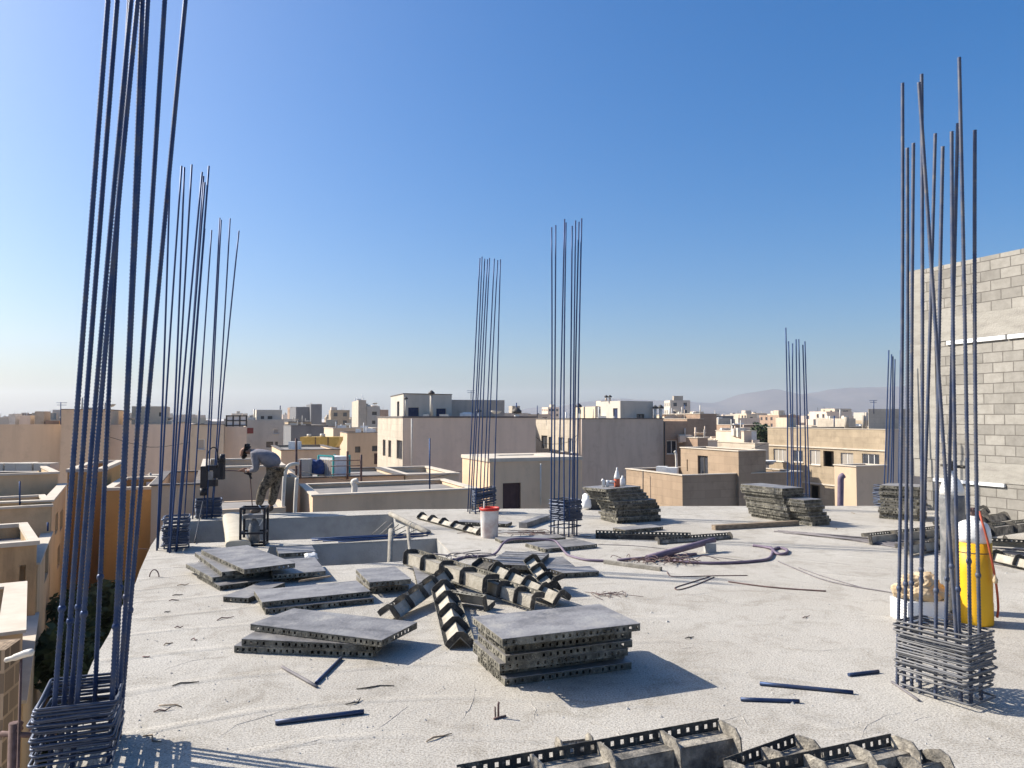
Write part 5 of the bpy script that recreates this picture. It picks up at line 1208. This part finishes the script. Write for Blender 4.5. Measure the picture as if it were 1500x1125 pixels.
# ------------------------------------------------------------------ distant city
rnd = random.Random(5)
cols = ['cream','beige','palegrey','taupe','tanwall','cream2','greycem','brown']
words_ = {'cream':'cream','beige':'beige','palegrey':'pale grey','taupe':'grey-brown','tanwall':'tan','cream2':'sandy','greycem':'cement grey','brown':'brown'}
for i in range(285):
    Y = 150*math.exp(rnd.random()*2.5); px = rnd.uniform(-160, 1480)
    if i > 200: px = rnd.uniform(1030, 1340); Y = 330*math.exp(rnd.random()*1.7)
    w = rnd.uniform(7, 15); d = rnd.uniform(8, 16); m = rnd.choice(cols)
    zt = 2+rnd.gauss(-1.5, 1.7)+(rnd.random() < .16)*rnd.uniform(1.5, 5)*(Y > 250)+Y*.0012
    if Y < 200: zt = min(zt, 1.6)
    c = xy(px, Y); a = A21 if rnd.random() < .7 else rnd.uniform(0, .8)
    ex = Vector((math.cos(a), math.sin(a))); ey = Vector((-ex.y, ex.x))
    f = [c+ey*d, c, c+ex*w, c+ex*w+ey*d]
    band = 'middle distance' if Y < 300 else 'hazy far skyline'
    root = empty('house', (c.x, c.y, -14), '%s flat-roofed house among the many of the %s' % (words_[m], band), 'house', '%s houses of the %s' % (words_[m], band))
    wins = []
    f_l = [p-c for p in f]
    mb = MB(); jobs = []
    for e in range(4):
        p, q = f_l[e], f_l[(e+1) % 4]; hs = []
        if e < 2 and rnd.random() < (.8 if Y < 500 else .3):
            L = (q-p).length; k = rnd.randint(2, 4)
            for fl in range(2):
                for u in range(k):
                    if rnd.random() < .25: continue
                    uc = L*(u+.5)/k; zb = 14+zt-1.-3.1*fl; hs.append((uc-.75, uc+.75, zb-1.5, zb))
        wallface(mb, p, q, 0, 14+zt, hs, .3); jobs += [(p, q, h) for h in hs]
    mb.build('wall', M[m], root)
    if jobs and Y < 650:
        for (p, q, h) in jobs:
            dd = (q-p).normalized(); nn = Vector((dd.y,-dd.x)); s = MB()
            s.face([(p.x+dd.x*u-nn.x*.25, p.y+dd.y*u-nn.y*.25, z) for u, z in ((h[0],h[2]),(h[1],h[2]),(h[1],h[3]),(h[0],h[3]))]); s.build('window', M['glass'], root)
    s = MB(); ins = inset(f_l, .25); s.face([(p.x,p.y,14+zt-.45) for p in ins])
    for e in range(4):
        p, q, a_, b_ = f_l[e], f_l[(e+1) % 4], ins[e], ins[(e+1) % 4]
        s.face([(p.x,p.y,14+zt),(q.x,q.y,14+zt),(b_.x,b_.y,14+zt),(a_.x,a_.y,14+zt)]); s.face([(b_.x,b_.y,13.55+zt),(a_.x,a_.y,13.55+zt),(a_.x,a_.y,14+zt),(b_.x,b_.y,14+zt)])
    s.build('roof', M['roofing'], root)
    if rnd.random() < .75:
        hw, hd, hh = rnd.uniform(2.2,4.5), rnd.uniform(2.5,4), rnd.uniform(1.6,2.8); o2 = ex*rnd.uniform(.5, w-hw-.5)+ey*rnd.uniform(.8, max(1, d-hd-.5))
        s = MB(); s.obox((o2.x,o2.y,14+zt-.45), ex.to_3d()*hw, ey.to_3d()*hd, (0,0,hh)); s.build('stair_hut', M[rnd.choice(cols[:4])], root)
    mf_ = M[rnd.choice(['white','palegrey','frame_dark'])]
    for _ in range(rnd.randint(1, 4)):
        s = MB()
        o2 = ex*rnd.uniform(.6, w-1.2)+ey*rnd.uniform(.6, d-1.2)
        pk = rnd.random() < .5
        if pk: s.tube([(o2.x,o2.y,14+zt-.4),(o2.x,o2.y,14+zt+rnd.uniform(.6,2.4))], .07 if Y < 400 else .12, 5)
        else: s.box((o2.x,o2.y,14+zt-.05), (rnd.uniform(.6,1.4),.8,rnd.uniform(.5,1.)))
        s.build('roof_pipe' if pk else 'roof_box', mf_, root)
# ------------------------------------------------------------------ mountains
def ridge(Y, prof, name, depth):
    pts = []; s = MB(); from_ = prof[0][0]; to = prof[-1][0]
    N = 150; rows = 26; rr = random.Random(3)
    from mathutils import noise as mn
    def hh(px):
        for (a, ya), (b, yb) in zip(prof, prof[1:]):
            if a <= px <= b:
                t = (px-a)/(b-a); t = t*t*(3-2*t); return ya+(yb-ya)*t
        return prof[-1][1]
    for j in range(rows+1):
        t = j/rows
        for i in range(N+1):
            px = from_+(to-from_)*i/N; zt = D(px, hh(px)+1.2*mn.noise(Vector((px*.05,Y,0)))+.6*mn.noise(Vector((px*.17,Y,3))), Y).z
            y = Y-depth*(1-t); x = D(px, 600, Y).x
            k = t**1.35
            z = -14+(zt+14)*k*(1+(.22*mn.noise(Vector((px*.035,t*5.,1.)))+.12*mn.noise(Vector((px*.11,t*11.,7))))*(1-t)*1.6)
            s.v.append((x, y, max(-14.5, z)))
    for j in range(rows):
        for i in range(N): s.idx((j*(N+1)+i, j*(N+1)+i+1, (j+1)*(N+1)+i+1, (j+1)*(N+1)+i), True)
    o = s.build(name, M['hill']); tag(o, kind='structure')
M['hill'] = mat('arid_hill', [(.055,.052,.055), (.105,.09,.085)], .95, 0, .004, coord='World')
ridge(3600, [(690,612),(800,596),(900,584),(980,587),(1040,590),(1100,575),(1135,570),(1175,577),(1240,568),(1330,566),(1420,572),(1560,590),(1750,600),(1900,612)], 'hills', 1100)
# ------------------------------------------------------------------ light, sky, haze, camera
EL = math.radians(36.5); trav = Vector((1, -.30, 0)).normalized()*math.cos(EL)+Vector((0,0,-math.sin(EL)))
sd = bpy.data.lights.new('sun', 'SUN'); sd.energy = 5.0; sd.angle = math.radians(.53); sd.color = (1, .93, .82)
so = bpy.data.objects.new('sun', sd); C.objects.link(so); so.rotation_euler = trav.to_track_quat('-Z', 'Y').to_euler()
w = bpy.data.worlds.new('World'); bpy.context.scene.world = w; w.use_nodes = True
nt = w.node_tree; bg = nt.nodes['Background']; sky = nt.nodes.new('ShaderNodeTexSky'); sky.sky_type = 'NISHITA'; sky.sun_disc = False
sky.sun_elevation = EL; sky.sun_rotation = math.atan2(-trav.x, -trav.y); sky.altitude = 0; sky.air_density = 1.; sky.dust_density = 2.8; sky.ozone_density = 4.
hs = nt.nodes.new('ShaderNodeHueSaturation'); hs.inputs['Saturation'].default_value = 1.5; hs.inputs['Value'].default_value = 1.0
gm = nt.nodes.new('ShaderNodeGamma'); gm.inputs['Gamma'].default_value = .86; nt.links.new(sky.outputs[0], gm.inputs['Color'])
nt.links.new(gm.outputs[0], hs.inputs['Color']); tn = nt.nodes.new('ShaderNodeMix'); tn.data_type = 'RGBA'; tn.blend_type = 'MULTIPLY'; tn.inputs['Factor'].default_value = 1; tn.inputs[7].default_value = (.88,.97,1.09,1)
nt.links.new(hs.outputs[0], tn.inputs[6]); nt.links.new(tn.outputs[2], bg.inputs[0]); bg.inputs[1].default_value = .113
HAZE = True
if HAZE:
    s = MB(); s.box((0, 2000, 70), (9400, 5000, 172)); 
    hm = bpy.data.materials.new('haze'); hm.use_nodes = True; hn = hm.node_tree; hn.nodes.remove(hn.nodes['Principled BSDF'])
    pv = hn.nodes.new('ShaderNodeVolumePrincipled'); pv.inputs['Color'].default_value = (.80,.88,1,1); pv.inputs['Density'].default_value = .00012; pv.inputs['Anisotropy'].default_value = .2
    hn.links.new(pv.outputs[0], hn.nodes['Material Output'].inputs['Volume'])
    o = s.build('haze', hm); tag(o, kind='stuff')
cd = bpy.data.cameras.new('camera'); cam = bpy.data.objects.new('camera', cd); C.objects.link(cam)
cam.location = (0, 0, EYE); cam.rotation_euler = (PI/2+TH, 0, 0); cd.sensor_width = 36; cd.lens = 36*F/1500; cd.clip_end = 20000; cd.clip_start = .05
sc = bpy.context.scene; sc.camera = cam
sc.view_settings.view_transform = 'Standard'; sc.view_settings.look = 'None'; sc.view_settings.gamma = 1; sc.view_settings.exposure = .72
sc.render.resolution_x = 1024; sc.render.resolution_y = 768
sc.cycles.max_bounces = 6; sc.cycles.volume_bounces = 1; sc.cycles.use_denoising = True
